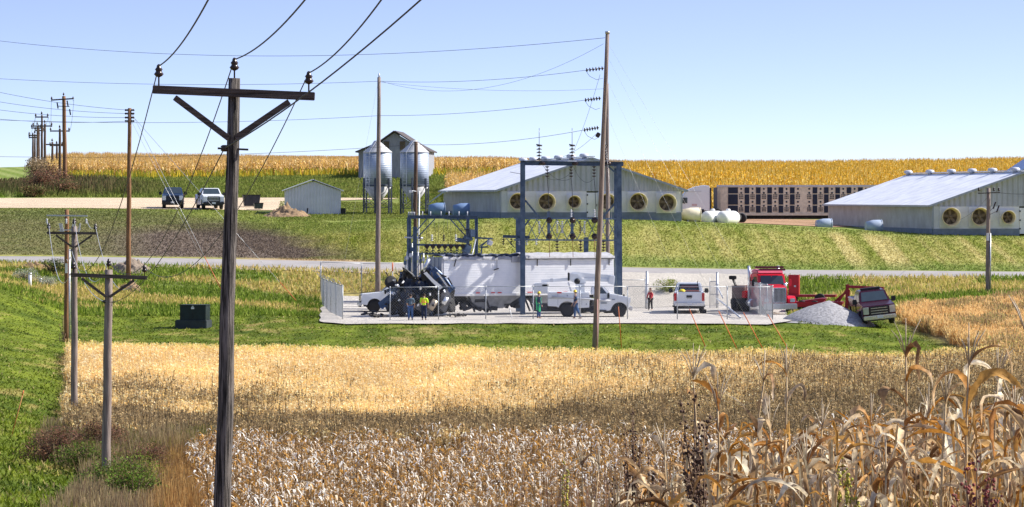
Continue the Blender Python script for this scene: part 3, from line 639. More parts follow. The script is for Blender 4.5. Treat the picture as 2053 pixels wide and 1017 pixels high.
# ------------------------------------------------------------------ farm buildings
def wallbox(th, name, a, b, z0, z1, t, m, label=None, prof=None):
    """upright wall between plan points a and b, optional gable profile"""
    mb = MB(); a = Vector(a); b = Vector(b); d = (b-a).normalized(); n = Vector((d.y, -d.x, 0))*t; Lw = (b-a).length
    pr = prof or [(0, z0), (Lw, z0), (Lw, z1), (0, z1)]
    f = [Vector((a.x, a.y, 0))+d*u+Vector((0, 0, z)) for u, z in pr]; k = [p-n for p in f]; q = len(f)
    mb.add(f+k, [list(range(q)), list(range(q, 2*q))[::-1]]+[(i, i+q, (i+1) % q+q, (i+1) % q) for i in range(q)])
    return mb.build(name, m, th, label=label)
ROOFM = ribbed('white_sheet_roof', (.84, .85, .88), .3, 'Y', .012, .4, dirt=(.60, .62, .65))
GABM = ribbed('grey_sheet_gable', (.40, .42, .45), .45, 'X', .05, .45, dirt=(.34, .36, .38))
CURT = ribbed('pale_curtain_side', (.50, .50, .50), .5, 'Y', .02, .7, dirt=(.38, .37, .35))
PANEL = mat('white_wall_panel', (.66, .68, .72), .5, var=.06, scale=1.2, dirt=(.55, .56, .58))
FOUND = mat('concrete_wall_foot', (.20, .24, .30), .9, var=.12, scale=2)
FANY = mat('fan_cone_yellow', (.84, .70, .42), .5, var=.12, scale=2, dirt=(.60, .46, .24))
FAND = mat('fan_dark_interior', (.13, .095, .055), .7, var=.3, scale=5)
VENTM = mat('grey_roof_vent', (.55, .57, .62), .5, var=.1)
TRIMM = mat('grey_trim', (.33, .36, .42), .5, var=.1)
def fan(th, p, r, tiltx=0):
    """round exhaust fan: housing, cone, dark throat, blades; p on the wall face looking to -Y"""
    o = Vector(p)
    f = MB().box(o+Vector((0, -.05, 0)), (r*2.25, .12, r*2.25)).build('fan_housing', PANEL, th)
    c = MB().lathe([(r*.86, 0), (r*.9, .25), (r*1.02, .7), (r*.97, .7), (r*.84, .22), (r*.8, 0)], o+Vector((0, -.11, 0)), (0, -1, 0), 28).build('cone', FANY, f)
    MB().lathe([(.001, 0), (r*.84, 0), (r*.84, .02), (.001, .02)], o+Vector((0, -.13, 0)), (0, -1, 0), 24, False).build('throat', FAND, f)
    mb = MB()
    for k in range(5):
        t = k*2*math.pi/5+.4; d = Vector((math.cos(t), 0, math.sin(t))); mb.bar(o+Vector((0, -.28, 0))+d*.05, o+Vector((0, -.3, 0))+d*r*.78, r*.28, .02, (0, 1, 0))
    mb.lathe([(.001, 0), (.14, 0), (.12, .12), (.001, .14)], o+Vector((0, -.3, 0)), (0, -1, 0), 10)
    mb.bar(o+Vector((-r*.8, -.2, 0)), o+Vector((r*.8, -.2, 0)), .05); mb.bar(o+Vector((0, -.2, -r*.8)), o+Vector((0, -.2, r*.8)), .05)
    mb.build('blades', mat('fan_blades_tan', (.22, .16, .10), .6, var=.2), f)
AXIS = math.atan2(5.5, 41)       # the barns run away to the left
def barn(label, ox, oy, oz, Wd, Ln, He, Hr, fans, door, vents, found=.5):
    th = thing('hog_barn', label, 'barn', (ox, oy, oz), AXIS, 'long white hog barns')
    hw = Wd/2
    gab = [(0, He-.15), (Wd, He-.15), (Wd, He), (hw, Hr), (0, He)]
    wallbox(th, 'gable', (0, 0, 0), (Wd, 0, 0), 0, 0, .2, GABM, prof=gab)
    # end wall below the gable, split by the door opening
    fd = door if door else Wd+9
    wallbox(th, 'end_wall', (0, .02, 0), (min(fd, Wd), .02, 0), found, He-.15, .2, PANEL)
    if door: wallbox(th, 'end_wall', (fd+1.0, .02, 0), (Wd, .02, 0), found, He-.15, .2, PANEL)
    wallbox(th, 'wall_foot', (0, -.04, 0), (min(fd, Wd), -.04, 0), -.6, found, .26, FOUND)
    if door: wallbox(th, 'wall_foot', (fd+1.0, -.04, 0), (Wd, -.04, 0), -.6, found, .26, FOUND)
    if door:
        d = MB().box((fd+.5, .05, He/2-.1), (.96, .1, He-.35)).build('door', WHITEP, th, bevel=.01)
        mb = MB(); [mb.box((fd+.06, -.03, z), (.1, .05, .12)) for z in (.5, 1.2, 1.95)]; mb.build('hinges', BLACK, d)
        MB().box((fd+.88, -.03, 1.1), (.1, .08, .18)).build('handle', BLACK, d)
    MB().box((-.02, .1, He/2+.2), (.12, .26, He-.6)).build('corner_trim', TRIMM, th); MB().box((Wd+.02, .1, He/2+.2), (.12, .26, He-.6)).build('corner_trim', TRIMM, th)
    wallbox(th, 'side_wall', (-.02, Ln, 0), (-.02, .2, 0), found, He, .2, CURT)
    wallbox(th, 'side_wall', (Wd+.02, .2, 0), (Wd+.02, Ln, 0), found, He, .2, CURT)
    wallbox(th, 'wall_foot', (-.08, Ln, 0), (-.08, .1, 0), -.6, found, .26, FOUND)
    wallbox(th, 'end_wall', (Wd, Ln, 0), (0, Ln, 0), 0, 0, .2, PANEL, prof=[(0, 0), (Wd, 0), (Wd, He), (hw, Hr), (0, He)])
    ov = .45; sl = (Hr-He)/hw
    for s in (-1, 1):
        e = hw+s*(hw+ov); ze = He-ov*sl
        rf = MB().slab((e, -.35, ze), (hw, -.35, Hr), (hw, Ln+.35, Hr), (e, Ln+.35, ze), .09 if s > 0 else -.09)
        rf.v = [v+Vector((0, 0, .1)) for v in rf.v]; rf.build('roof', ROOFM, th)
        MB().box((e, Ln/2, ze+.03), (.12, Ln+.7, .16)).build('eave_gutter', TRIMM, th)
        MB().bar((e, -.42, ze+.03), (hw, -.42, Hr+.03), .06, .17).build('barge_board', TRIMM, th)
    MB().box((hw, Ln/2, Hr+.17), (.5, Ln+.7, .08)).build('ridge_cap', ROOFM, th)
    for y in vents:
        v = MB().lathe([(.22, -.35), (.22, .10), (.40, .14), (.42, .26), (.32, .38), (.001, .42)], (hw-.3, y, Hr+.05), seg=14).build('roof_vent', VENTM, th)
    for (x, z, r) in fans: fan(th, (x, 0, z), r)
    return th
u = 24.02
B1 = barn('long white hog barn with six fans behind the substation frame', (1004-CX)/u, 333, W(0, 438, 333).z, 15.3, 41, 2.42, 5.0,
     [((x-1004)/u, (438-y)/u, r) for x, y, r in ((1036, 404, .70), (1095, 405, .72), (1151, 405, .54), (1218, 405, .70), (1281, 405, .76), (1340, 407, .76))], 7.25, (2, 9.5, 17, 25, 33, 40))
B2 = barn('long white hog barn at the right edge with a row of six ridge vents', (1871-CX)/24.24, 330, W(0, 471, 330).z, 15.3, 41, 2.5, 5.15,
     [((x-1871)/24.24, (471-y)/24.24, r) for x, y, r in ((1904, 435, .76), (1964, 435, .76), (2022, 436, .56))], 7.3, (1.5, 9, 16, 23.5, 31.5, 40))
B3 = thing('far_barn', 'blue roofed barn corner peeping over the ridge at the right edge', 'barn', W(2062, 358, 352))
MB().slab((-1.5, -1, .2), (1.2, -1, 2.0), (1.2, 9, 2.0), (-1.5, 9, .2), .1).build('roof', mat('blue_roof', (.16, .25, .45), .5), B3)
MB().prism([(-1.2, -3), (3, -3), (3, 1.6), (1.0, 1.8), (-1.2, .3)], -.6, 8).build('wall', PANEL, B3)
# round inlet hoods along the shaded side walls
def hood(x, y, D, label, m, r=.62, ln=1.3, grp='round air hoods beside the barns'):
    p = W(x, y, D); th = thing('air_hood', label, 'air hood', (p.x, p.y, float(gz(p.x, p.y))), AXIS+R(0), grp)
    zc = p.z-th.location.z
    MB().lathe([(r*.95, 0), (r, .08), (r*.98, ln*.5), (r*.72, ln)], (ln*.45, 0, zc), (-1, 0, 0), 20).build('hood_shell', m, th)
    MB().lathe([(.001, 0), (r*1.03, 0), (r*1.0, .08), (.001, .08)], (ln*.45+.08, 0, zc), (-1, -.0, 0), 20).build('hood_face', m, th)
    mb = MB(); [mb.box((dx, 0, (zc-r*.8)/2), (.12, .8, max(.1, zc-r*.6))) for dx in (-.35, .3)]; mb.build('stand', TRIMM, th)
HB = mat('grey_plastic_blue_shade', (.16, .25, .42), .5, var=.1); HW = mat('white_plastic_blue_shade', (.36, .43, .54), .45, var=.06)  # the bluish shade along the side walls is put into both hood colours
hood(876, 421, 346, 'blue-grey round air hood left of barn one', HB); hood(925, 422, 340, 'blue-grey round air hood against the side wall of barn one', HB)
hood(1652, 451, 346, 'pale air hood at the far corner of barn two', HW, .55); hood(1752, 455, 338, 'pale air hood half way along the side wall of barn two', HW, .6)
hood(1386, 431, 338, 'cream coloured fan cone lying right of barn one', mat('cream_plastic', (.78, .70, .52), .5, var=.06), .62, 1.5)

# propane tanks
for x, y, lb in ((1429, 437, 'left white propane tank between the barns'), (1460, 437, 'right white propane tank between the barns')):
    D = 342; p = W(x, y, D); th = thing('propane_tank', lb, 'gas tank', (p.x, p.y, float(gz(p.x, p.y))), R(62), 'white propane tanks'); zc = p.z-th.location.z; r = .60
    pr = [(.001, -1.5)]+[(r*math.cos(t), -1.1-.4*math.sin(t)) for t in (1.2, .8, .4, 0)]+[(r*math.cos(t), 1.1+.4*math.sin(t)) for t in (0, .4, .8, 1.2)]+[(.001, 1.5)]
    MB().lathe(pr, (0, 0, zc), (1, 0, 0), 20).build('tank_shell', WHITEP, th)
    MB().lathe([(.2, 0), (.2, .15), (.12, .22), (.001, .23)], (0, 0, zc+r-.04), seg=12).build('valve_dome', WHITEP, th)
    for s in (-.8, .8): MB().box((s, 0, (zc-r)/2+.03), (.15, .8, abs(zc-r)+.25)).build('leg', TRIMM, th)

# small white shed
SH = thing('shed', 'small white metal shed with shallow gable roof left of the silos', 'shed', G(628, 362, -.1), R(4)); uu = 22.1
sw = 111/uu/2; Hs = 50/uu; Hp = 70/uu
SHW = ribbed('white_shed_siding', (.62, .64, .68), .28, 'X', .03, .45, dirt=(.54, .56, .6))
wallbox(SH, 'gable_wall', (-sw, 0, 0), (sw, 0, 0), 0, 0, .1, SHW, prof=[(0, -.3), (2*sw, -.3), (2*sw, Hs), (sw, Hp-.08), (0, Hs)])
wallbox(SH, 'side_wall', (-sw, 7, 0), (-sw, .1, 0), -.3, Hs, .1, SHW); wallbox(SH, 'side_wall', (sw, .1, 0), (sw, 7, 0), -.3, Hs, .1, SHW)
wallbox(SH, 'gable_wall', (sw, 7, 0), (-sw, 7, 0), 0, 0, .1, SHW, prof=[(0, -.3), (2*sw, -.3), (2*sw, Hs), (sw, Hp-.08), (0, Hs)])
for s in (-1, 1):
    q = MB().slab((s*(sw+.25), -.25, Hs-.10), (0, -.25, Hp), (0, 7.25, Hp), (s*(sw+.25), 7.25, Hs-.10), .07*(-s)); q.v = [v+Vector((0, 0, .05)) for v in q.v]; q.build('roof', WHITEP, SH)
MB().box((0, -.28, Hp-.02), (.2, .06, .12)).build('ridge_lamp', BLACK, SH)
MB().box((0, -.06, -.1), (2*sw+.1, .12, .25)).build('concrete_foot', FOUND, SH)
MB().tube([(-.55, -.5, -.2), (-.55, -.5, .45)], .06, 8).build('vent_pipe', WHITEP, SH)
solo(MB().box(G(616, 359)+Vector((0, 0, .3)), (.12, .1, .75), rot=(0, .1, 0)), 'short_post', BLACK, 'black post leaning in front of the small shed', 'post', G(616, 359), bevel=.01)
b_ = G(688, 361); th = thing('bin', 'black bin right of the small white shed', 'bin', b_)
MB().box((0, 0, .27), (.42, .42, .55), taper=(1.1, 1.1)).build('bin_body', BLACK, th, bevel=.02); MB().box((0, 0, .58), (.5, .5, .06)).build('lid', BLACK, th, bevel=.02)

# feed silos
GALV = ribbed('corrugated_galvanised', (.40, .45, .53), .2, 'Z', .004, .45, metal=.3, dirt=(.28, .33, .42))
GALC = mat('galvanised_cone', (.52, .53, .55), .6, .0, var=.12, scale=3, dirt=(.42, .41, .40))
DKST = mat('dark_steel_leg', (.06, .075, .11), .6, var=.2)
def silo(x, D, label):
    g = G(x, D); th = thing('feed_silo', label, 'silo', g, R(22), 'galvanised feed silos'); u = F/D; gy = g_y(x, D)
    zt, zs, zc_, zb = [(gy-v)/u for v in (285, 306, 374, 408)]; r = 28.5/u
    MB().lathe([(r, zc_-.02), (r, zs)], seg=32).build('barrel', GALV, th)
    MB().lathe([(.22, zb), (r, zc_)], seg=24).build('hopper', GALC, th)
    MB().lathe([(r+.06, zs), (r+.03, zs+.05), (.28, zt), (.28, zt+.12), (.001, zt+.16)], seg=24).build('cone_roof', GALC, th)
    MB().lathe([(r+.03, zc_+.02), (r+.06, zc_+.08), (r+.03, zc_+.14)], seg=32).build('ring', DKST, th)
    for k in range(6):
        t = k*math.pi/3; p = Vector((math.cos(t)*(r+.04), math.sin(t)*(r+.04), 0))
        MB().bar(p+Vector((0, 0, -.1)), p+Vector((0, 0, zc_+.75)), .13, .13).build('leg', DKST, th)
    mb = MB()
    for k in range(6):
        t0 = k*math.pi/3; t1 = t0+math.pi/3; a = Vector((math.cos(t0)*r, math.sin(t0)*r, 0)); b = Vector((math.cos(t1)*r, math.sin(t1)*r, 0))
        mb.bar(a+Vector((0, 0, .55)), b+Vector((0, 0, .55)), .05); mb.bar(a+Vector((0, 0, .55)), b+Vector((0, 0, 1.35)), .035); mb.bar(b+Vector((0, 0, .55)), a+Vector((0, 0, 1.35)), .035)
    mb.build('leg_bracing', DKST, th)
    mb = MB(); q = -2.6
    for dx in (-.2, .2): mb.bar((math.cos(q)*(r+.15)-dx*math.sin(q), math.sin(q)*(r+.15)+dx*math.cos(q), 1.0), (math.cos(q)*(r+.15)-dx*math.sin(q), math.sin(q)*(r+.15)+dx*math.cos(q), zs), .04)
    for z in np.arange(1, zs, .3): mb.bar((math.cos(q)*(r+.15)+.2*math.sin(q), math.sin(q)*(r+.15)-.2*math.cos(q), z), (math.cos(q)*(r+.15)-.2*math.sin(q), math.sin(q)*(r+.15)+.2*math.cos(q), z), .03)
    mb.bar((math.cos(q)*(r+.1), math.sin(q)*(r+.1), zs), (math.cos(q)*.3, math.sin(q)*.3, zt+.1), .3, .05)
    mb.build('ladder', STEEL, th)
    MB().box((0, 0, zb-.2), (.45, .45, .5)).build('auger_boot', BLACK, th, bevel=.03)
    th2 = th
    return th
silo(757, 366, 'left feed silo, partly behind the tall pole'); silo(831, 364, 'right feed silo, behind the short brown pole')
solo(MB().tube([W(858, 410, 347), W(872, 398, 346.5), W(888, 386, 346), W(896, 384, 345)], .07, 8), 'feed_auger_tube', STEEL, 'curved feed pipe from the right silo to barn one', 'pipe', W(858, 410, 347))
# old barn behind
OB = thing('old_barn', 'old grey barn with steep roof and two dark openings behind the silos', 'barn', W(792, 352, 470), R(-3)); uu = F/470
OBM = mat('weathered_grey_boards', (.30, .31, .34), .9, var=.2, scale=1.5, bump=.3, stretch=(6, 6, .6), dirt=(.2, .2, .22)); OBR = mat('dark_shingle', (.10, .085, .085), .9, var=.3, scale=4)
X_ = lambda x: (x-792)/uu
Z_ = lambda y: (352-y)/uu
wallbox(OB, 'main_gable', (X_(765), 0, 0), (X_(826), 0, 0), 0, 0, .2, OBM, prof=[(0, -1), (X_(826)-X_(765), -1), (X_(826)-X_(765), Z_(287)), (X_(791)-X_(765), Z_(266)), (0, Z_(284))])
wallbox(OB, 'lean_to_wall', (X_(718), .3, 0), (X_(765), .3, 0), 0, 0, .2, OBM, prof=[(0, -1), (X_(765)-X_(718), -1), (X_(765)-X_(718), Z_(287)), (0, Z_(304))])
wallbox(OB, 'lean_to_wall', (X_(826), .3, 0), (X_(856), .3, 0), 0, 0, .2, OBM, prof=[(0, -1), (X_(856)-X_(826), -1), (X_(856)-X_(826), Z_(302)), (0, Z_(287))])
wallbox(OB, 'side_wall', (X_(718), 12, 0), (X_(718), .5, 0), -1, Z_(304), .2, OBM); wallbox(OB, 'side_wall', (X_(856), .5, 0), (X_(856), 12, 0), -1, Z_(302), .2, OBM)
for (xa, ya), (xb, yb) in (((791, 264), (760, 286)), ((791, 264), (830, 289)), ((762, 286), (713, 306)), ((828, 288), (861, 305))):
    s_ = 1 if xb > xa else -1
    MB().slab((X_(xa), -.4, Z_(ya)), (X_(xb), -.4, Z_(yb)), (X_(xb), 12.3, Z_(yb)), (X_(xa), 12.3, Z_(ya)), .14*s_).build('roof', OBR, OB)
for x in (775, 807):
    MB().box((X_(x), -.03, Z_(292)), (.62, .1, 1.0)).build('loft_opening', FAND, OB)

# bins, cans and heaps in the yard
def dumpster(x, D, w_, h_, label, m):
    th = thing('dumpster', label, 'dumpster', G(x, D), R(8), 'dark dumpsters in the yard')
    MB().prism([(-w_/2*.82, .12), (w_/2*.82, .12), (w_/2, h_), (-w_/2, h_)], -.7, .7).build('container', m, th, bevel=.02)
    MB().box((0, 0, h_+.03), (w_*1.04, 1.5, .07)).build('lid', BLACK, th, bevel=.02)
    mb = MB(); [mb.box((s*w_*.33, -.71, h_*.55), (.08, .05, h_*.8)) for s in (-1, 0, 1)]; mb.build('ribs', m, th)
DG = mat('dark_green_steel', (.03, .055, .05), .5, var=.2)
dumpster(504, 380, 1.65, 1.15, 'larger black dumpster right of the white pickup in the yard', mat('black_steel', (.03, .035, .045), .5, var=.2)); dumpster(518, 372, .85, .6, 'small dark green dumpster in front of the larger one', DG)
def heap(name, label, cat, x, D, w_, d_, h_, m, seed, kind=None, jag=.5, rz=0, n=40, sq=1.0):
    th_ = G(x, D); g = []; q = []
    for i in range(n+1):
        for j in range(n+1):
            u_ = -1+2*i/n; v_ = -1+2*j/n; rr_ = math.hypot(u_, v_)
            hh = max(0, 1-rr_)**sq*h_
            hh *= 1-jag/2+jag*float(vnoise(u_*3, v_*3, .5, seed)); hh += (float(vnoise(u_*w_, v_*d_, .28, seed+3))-.5)*.2*max(.15, min(1, jag))*h_*min(1, 3*max(0, 1-rr_))
            X = th_.x+u_*w_/2*math.cos(rz)-v_*d_/2*math.sin(rz); Y = th_.y+u_*w_/2*math.sin(rz)+v_*d_/2*math.cos(rz)
            g.append((X, Y, float(gz(X, Y))-.05+hh))
    for i in range(n):
        for j in range(n): a = i*(n+1)+j; q.append((a, a+n+1, a+n+2, a+1))
    mb = MB(); mb.add(g, q, True); return solo(mb, name, m, label, cat, th_, kind=kind)
DIRT = mat('dug_dirt', (.30, .20, .11), .95, var=.35, scale=5, bump=1, dirt=(.12, .08, .05)); DIRT2 = mat('grey_dug_dirt', (.25, .20, .15), .95, var=.3, scale=5, bump=1, dirt=(.14, .11, .09))
heap('dirt_heap', 'heap of brown clods in front of the small shed', 'dirt heap', 576, 357, 4.6, 6, .95, DIRT, 3, jag=1.3, rz=.2)
heap('dirt_heap', 'darker clods at the left corner of the small shed', 'dirt heap', 585, 364, 3.2, 3, .8, DIRT, 9, jag=1.3)
heap('dirt_heap', 'grey dirt mound beyond the foot of the tall brown pole', 'dirt heap', 262, 291.5, 3.4, 3.2, .85, DIRT2, 5, jag=1.1)
heap('dirt_heap', 'small dug mound at the foot of the tall brown pole', 'dirt heap', 262, 284, 2.2, 2.0, .75, DIRT, 6, jag=1.1)
heap('dirt_heap', 'dark dirt strip by the road at the left edge', 'dirt heap', 72, 291, 3.5, 2.2, .4, DIRT, 8, jag=1.2)
PG = mat('grey_gravel', (.34, .335, .345), .95, var=.3, scale=7, bump=.6, dirt=(.15, .145, .15))
heap('gravel_pile', 'grey gravel pile between the red truck and the maroon pickup', 'gravel pile', 1662, 262.5, 6.2, 6, 1.45, PG, 12, jag=.0, n=70, sq=.75)
# pad-mounted transformer
TB = thing('transformer_box', 'dark green pad-mounted transformer box on the lawn', 'transformer', G(391, 259), R(-10))
TG = mat('dark_green_box', (.006, .018, .02), .5, var=.25, scale=3)
MB().box((0, 0, .98), (1.72, 1.2, .95)).build('cabinet', TG, TB, bevel=.03); MB().box((0, -.0, 1.47), (1.78, 1.28, .06)).build('lid', TG, TB, bevel=.015)
MB().box((-.1, 0, .2), (2.1, 1.5, .62)).build('plinth', mat('dark_plinth', (.03, .04, .045), .7, var=.2), TB, bevel=.04)
MB().box((0, -.605, .98), (.03, .02, .85)).build('door_seam', BLACK, TB); MB().box((0, -.61, 1.28), (.2, .015, .12)).build('warning_label', WHITEP, TB)
MB().box((0, -.61, 1.4), (.12, .015, .05)).build('small_label', WHITEP, TB)
# posts and stakes
def post(x, D, h, r, m, label, name='marker_post', cat='post', lean=0, top=None):
    g = G(x, D); th = thing(name, label, cat, g, R(0))
    MB().tube([(0, 0, -.1), (lean*h, 0, h)], r, 10).build('shaft', m, th)
    if top: MB().tube([(lean*h*top[0], 0, h*top[0]), (lean*h*1.001, 0, h*1.01)], r*1.15, 10).build('cap_sleeve', top[1], th)
post(60, 276, 1.05, .12, WHITEP, 'white pipe post in front of the pale shrub', 'pipe_post', top=(.9, STEEL)); post(81, 281, .5, .1, WHITEP, 'short white pipe behind the pale shrub', 'pipe_post', top=(.8, STEEL))
post(787, 290, 1.6, .045, WHITEP, 'white marker post with orange top by the road', top=(.6, ORANGE))
post(1028, 262, .75, .03, WHITEP, 'short white stake leaning by the trailer', 'stake', 'stake', -.3, (.8, WHITEP))
post(22, 168, 1.9, .022, mat('rusty_orange', (.5, .2, .06), .6), 'thin rusty orange stake leaning in the left lawn', 'stake', 'stake', .28, (.9, ORANGE))
# ------------------------------------------------------------------ substation steelwork
BLUE = mat('blue_grey_steel', (.095, .135, .19), .5, .2, var=.25, scale=2, dirt=(.035, .06, .11))
BLUEL = mat('pale_blue_steel', (.16, .22, .32), .5, .2, var=.2, scale=2)
def ibeam(mb, p, q, w_, h_, up=(0, 0, 1)):
    p = Vector(p); q = Vector(q); d = (q-p).normalized(); up = Vector(up)
    if abs(d.dot(up)) > .95: up = Vector((0, 1, 0))
    a = d.cross(up).normalized(); b = a.cross(d).normalized(); t = .025
    mb.bar(p, q, t, h_, up)
    for s in (-1, 1): mb.bar(p+b*s*(h_/2-t/2), q+b*s*(h_/2-t/2), w_, t, up)
def PD(x, y, D): return W(x, y, D)
ST = thing('substation_frame', 'tall blue-grey steel frame with lattice beam and insulators behind the bucket truck', 'steel frame', G(1145, 274))
D1, D2 = 270.5, 277
for x0, D, yb, yt in ((1048, D1, 636, 326), (1243, D1, 636, 330), (1039, D2, 632, 438), (1236, D2, 632, 330), (1175, 281, 620, 476)):
    mb = MB(); a = Vector((W(x0, 0, D).x, D, 4.0)); ibeam(mb, a, W(x0-(2 if x0 == 1243 else 0), yt, D), .34, .3); mb.build('column', BLUE, ST, True)
mb = MB(); ibeam(mb, W(1043, 327, D1-.02), W(1250, 329, D1-.02), .25, .3); mb.build('top_beam', BLUE, ST, True)
mb = MB(); ibeam(mb, W(1236, 329, D1), W(1233, 335, D2), .2, .25); mb.build('top_beam', BLUE, ST, True)
MB().bar(W(1060, 321, D1), W(1248, 323, D1), .05).build('bus_rail', STEEL, ST, True)
mb = MB()
for y in (438, 481): mb.bar(W(1030, y, D1+.3), W(1240, y+1, D1+.3), .12, .10)
n_ = 9
for i in range(n_):
    xa = 1056+i*(182/n_); xb = xa+182/n_
    mb.bar(W(xa, 440, D1+.35), W(xb, 480, D1+.35), .05); mb.bar(W(xb, 440, D1+.42), W(xa, 480, D1+.42), .05)
mb.build('lattice_beam', BLUEL, ST, True)
for (xa, ya), (xb, yb) in (((1053, 402), (1082, 437)), ((1238, 402), (1207, 437)), ((1040, 468), (1062, 440)), ((1238, 350), (1216, 331))):
    MB().bar(W(xa, ya, D1+.1), W(xb, yb, D1+.1), .12).build('knee_brace', BLUE, ST, True)
for x in (1100, 1147): mb = MB(); ibeam(mb, W(x, 424, D1+.8), W(x, 481, D1+.8), .2, .18); mb.build('short_column', BLUEL, ST, True)
for x in (1081, 1147, 1213):
    mb = MB(); disc_string(mb, W(x, 322, D1-.1), W(x, 289, D1-.1), 5, .19); mb.tube([W(x, 292, D1-.1), W(x, 257, D1-.1)], .02, 6); mb.bar(W(x-6, 290, D1-.1), W(x+6, 292, D1-.1), .08)
    mb.build('surge_arrester', PORC, ST, True)
    MB().ball(W(x+6, 328, D1-.3), .17, 10, (1.3, 1, .8)).build('terminal_knob', PORC, ST, True)
for x in (1097, 1145, 1191):
    mb = MB(); disc_string(mb, W(x, 332, D1-.2), W(x, 357, D1-.2), 4, .15); mb.build('insulator_string', PORC, ST, True)
    MB().tube([W(x, 357, D1-.2), W(x+2, 380, D1-.2), W(x+3, 405, D1-.2), W(x+4, 438, D1-.1)], .022, 6).build('drop_lead', WIREM, ST, True)
for x in (1101, 1148, 1192):
    for y in (442, 474): mb = MB(); mb.lathe([(.001, 0), (.19, 0), (.21, .08), (.12, .14), (.13, .2), (.001, .24)], W(x, y, D1+.0), (0, -1, 0), 14); mb.build('switch_hub', PORC, ST, True)
    MB().tube([W(x, 480, D1), W(x+1, 516, D1)], .02, 6).build('drop_lead', mat('rust_red_lead', (.30, .10, .05), .6), ST, True)
for x in (1081, 1117, 1127, 1163, 1172, 1209):
    mb = MB(); disc_string(mb, W(x, 443, D1-.15), W(x, 468, D1-.15), 6, .10); mb.build('insulator_string', GREYI if x != 1163 else PORC, ST, True)
for x in (1117, 1164, 1210):
    mb = MB(); disc_string(mb, W(x, 482, D1), W(x, 505, D1), 4, .14); mb.build('insulator_string', PORC, ST, True)
for x in (1145, 1192):
    mb = MB(); disc_string(mb, W(x, 436, D1+.2), W(x, 420, D1+.2), 5, .09); mb.build('post_insulator', GREYI, ST, True)
mb = MB(); ibeam(mb, W(1008, 474, D1+1), W(1062, 476, D1+1), .16, .2); mb.bar(W(1015, 478, D1+1), W(1032, 497, D1+1), .05); mb.build('side_arm', BLUE, ST, True)
for x in (1009, 1025, 1041, 1056, 1075):
    mb = MB(); disc_string(mb, W(x, 478, D1+1), W(x, 492, D1+1), 3, .10); mb.build('insulator_string', PORC if x < 1030 else GREYI, ST, True)
for (xa, ya, xb, yb, s_) in ((1087, 330, 1145, 358, .5), (1097, 357, 1147, 345, .3), (1150, 335, 1191, 358, .6), (1147, 320, 1213, 322, .15)):
    pts = [W(xa, ya, D1-.4).lerp(W(xb, yb, D1-.4), i/8)-Vector((0, 0, 4*s_*(i/8)*(1-i/8))) for i in range(9)]; MB().tube(pts, .011, 5).build('jumper_wire', WIREM, ST, True)
MB().bar(W(1022, 345, D1-.2), W(1044, 349, D1-.2), .03).build('side_rod', PORC, ST, True)

LB = thing('bus_structure', 'low blue-grey bus structure with diagonal struts left above the trailer', 'steel frame', G(885, 286))
E1, E2 = 281, 286
mb = MB(); ibeam(mb, W(817, 435, E1), W(957, 436, E1), .22, .22); mb.build('top_beam', BLUE, LB, True)
mb = MB(); ibeam(mb, W(817, 434, E2), W(940, 434, E2), .2, .2); mb.build('top_beam', BLUE, LB, True)
for x, D in ((821, E1), (955, E1), (819, E2), (938, E2), (832, 275.5)):
    mb = MB(); ibeam(mb, Vector((W(x, 0, D).x, D, 4.0)), W(x, 437 if x != 832 else 455, D), .24 if x != 832 else .28, .2); mb.build('column', BLUE, LB, True)
for (xa, ya), (xb, yb) in (((856, 439), (824, 476)), ((872, 439), (826, 488)), ((902, 439), (936, 476)), ((917, 439), (940, 468)), ((834, 520), (848, 505)), ((963, 496), (980, 480))):
    MB().bar(W(xa, ya, E1), W(xb, yb, E1), .08).build('strut', BLUE, LB, True)
for x in (847, 863, 884, 900, 920, 937): MB().tube([W(x, 433, E1), W(x, 424, E1)], .045, 6).build('pin_insulator', GREYI, LB, True)
for k in range(5): MB().tube([W(819+k*3, 433, E1), W(819+k*3, 425, E1)], .035, 6).build('pin_insulator', GREYI, LB, True)
mb = MB(); mb.bar(W(811, 476, E1-.3), W(845, 478, E1-.3), .10, .10); mb.tube([W(828, 476, E1-.5), W(848, 478, E1-.5)], .08, 8); mb.build('switch_arm', GREYI, LB, True)
for y, t in ((491, .14), (509, .12)): MB().bar(W(834, y, E1), W(945, y+1, E1), t).build('equipment_rail', BLUE, LB, True)
for i, x in enumerate(range(856, 945, 12)):
    mb = MB(); disc_string(mb, W(x, 509, E1-.1), W(x, 491, E1-.1), 4, .11); mb.build('post_insulator', BLUE if i % 2 else PORC, LB, True)
    mb = MB(); mb.bar(W(x-6, 492, E1+.1), W(x+6, 508, E1+.1), .04); mb.bar(W(x+6, 492, E1+.1), W(x-6, 508, E1+.1), .04); mb.build('cross_rods', BLUE, LB, True)
    MB().lathe([(.12, 0), (.16, .03), (.12, .06)], W(x, 494, E1-.3), (0, -1, 0), 10).build('switch_ring', PORC, LB, True)
mb = MB()
for i in range(10): x = 852+i*9+random.uniform(-3, 3); mb.tube([W(x, 437, E1+.5), W(x+random.uniform(-5, 5), 491, E1+.5)], .011, 4)
mb.build('drop_leads', WIREM, LB, True)
for k, (x, y, s_) in enumerate(((946, 468, (.4, .4, .55)), (925, 482, (.8, .3, .3)), (938, 478, (.6, .5, .25)), (982, 487, (.35, .35, .35)), (936, 500, (.5, .4, .6)))):
    MB().box(W(x, y, E1-.3), s_, rot=(0, .12*k, .3)).build('switchgear_box', BLUE if k != 3 else GREYI, LB, True, bevel=.05)
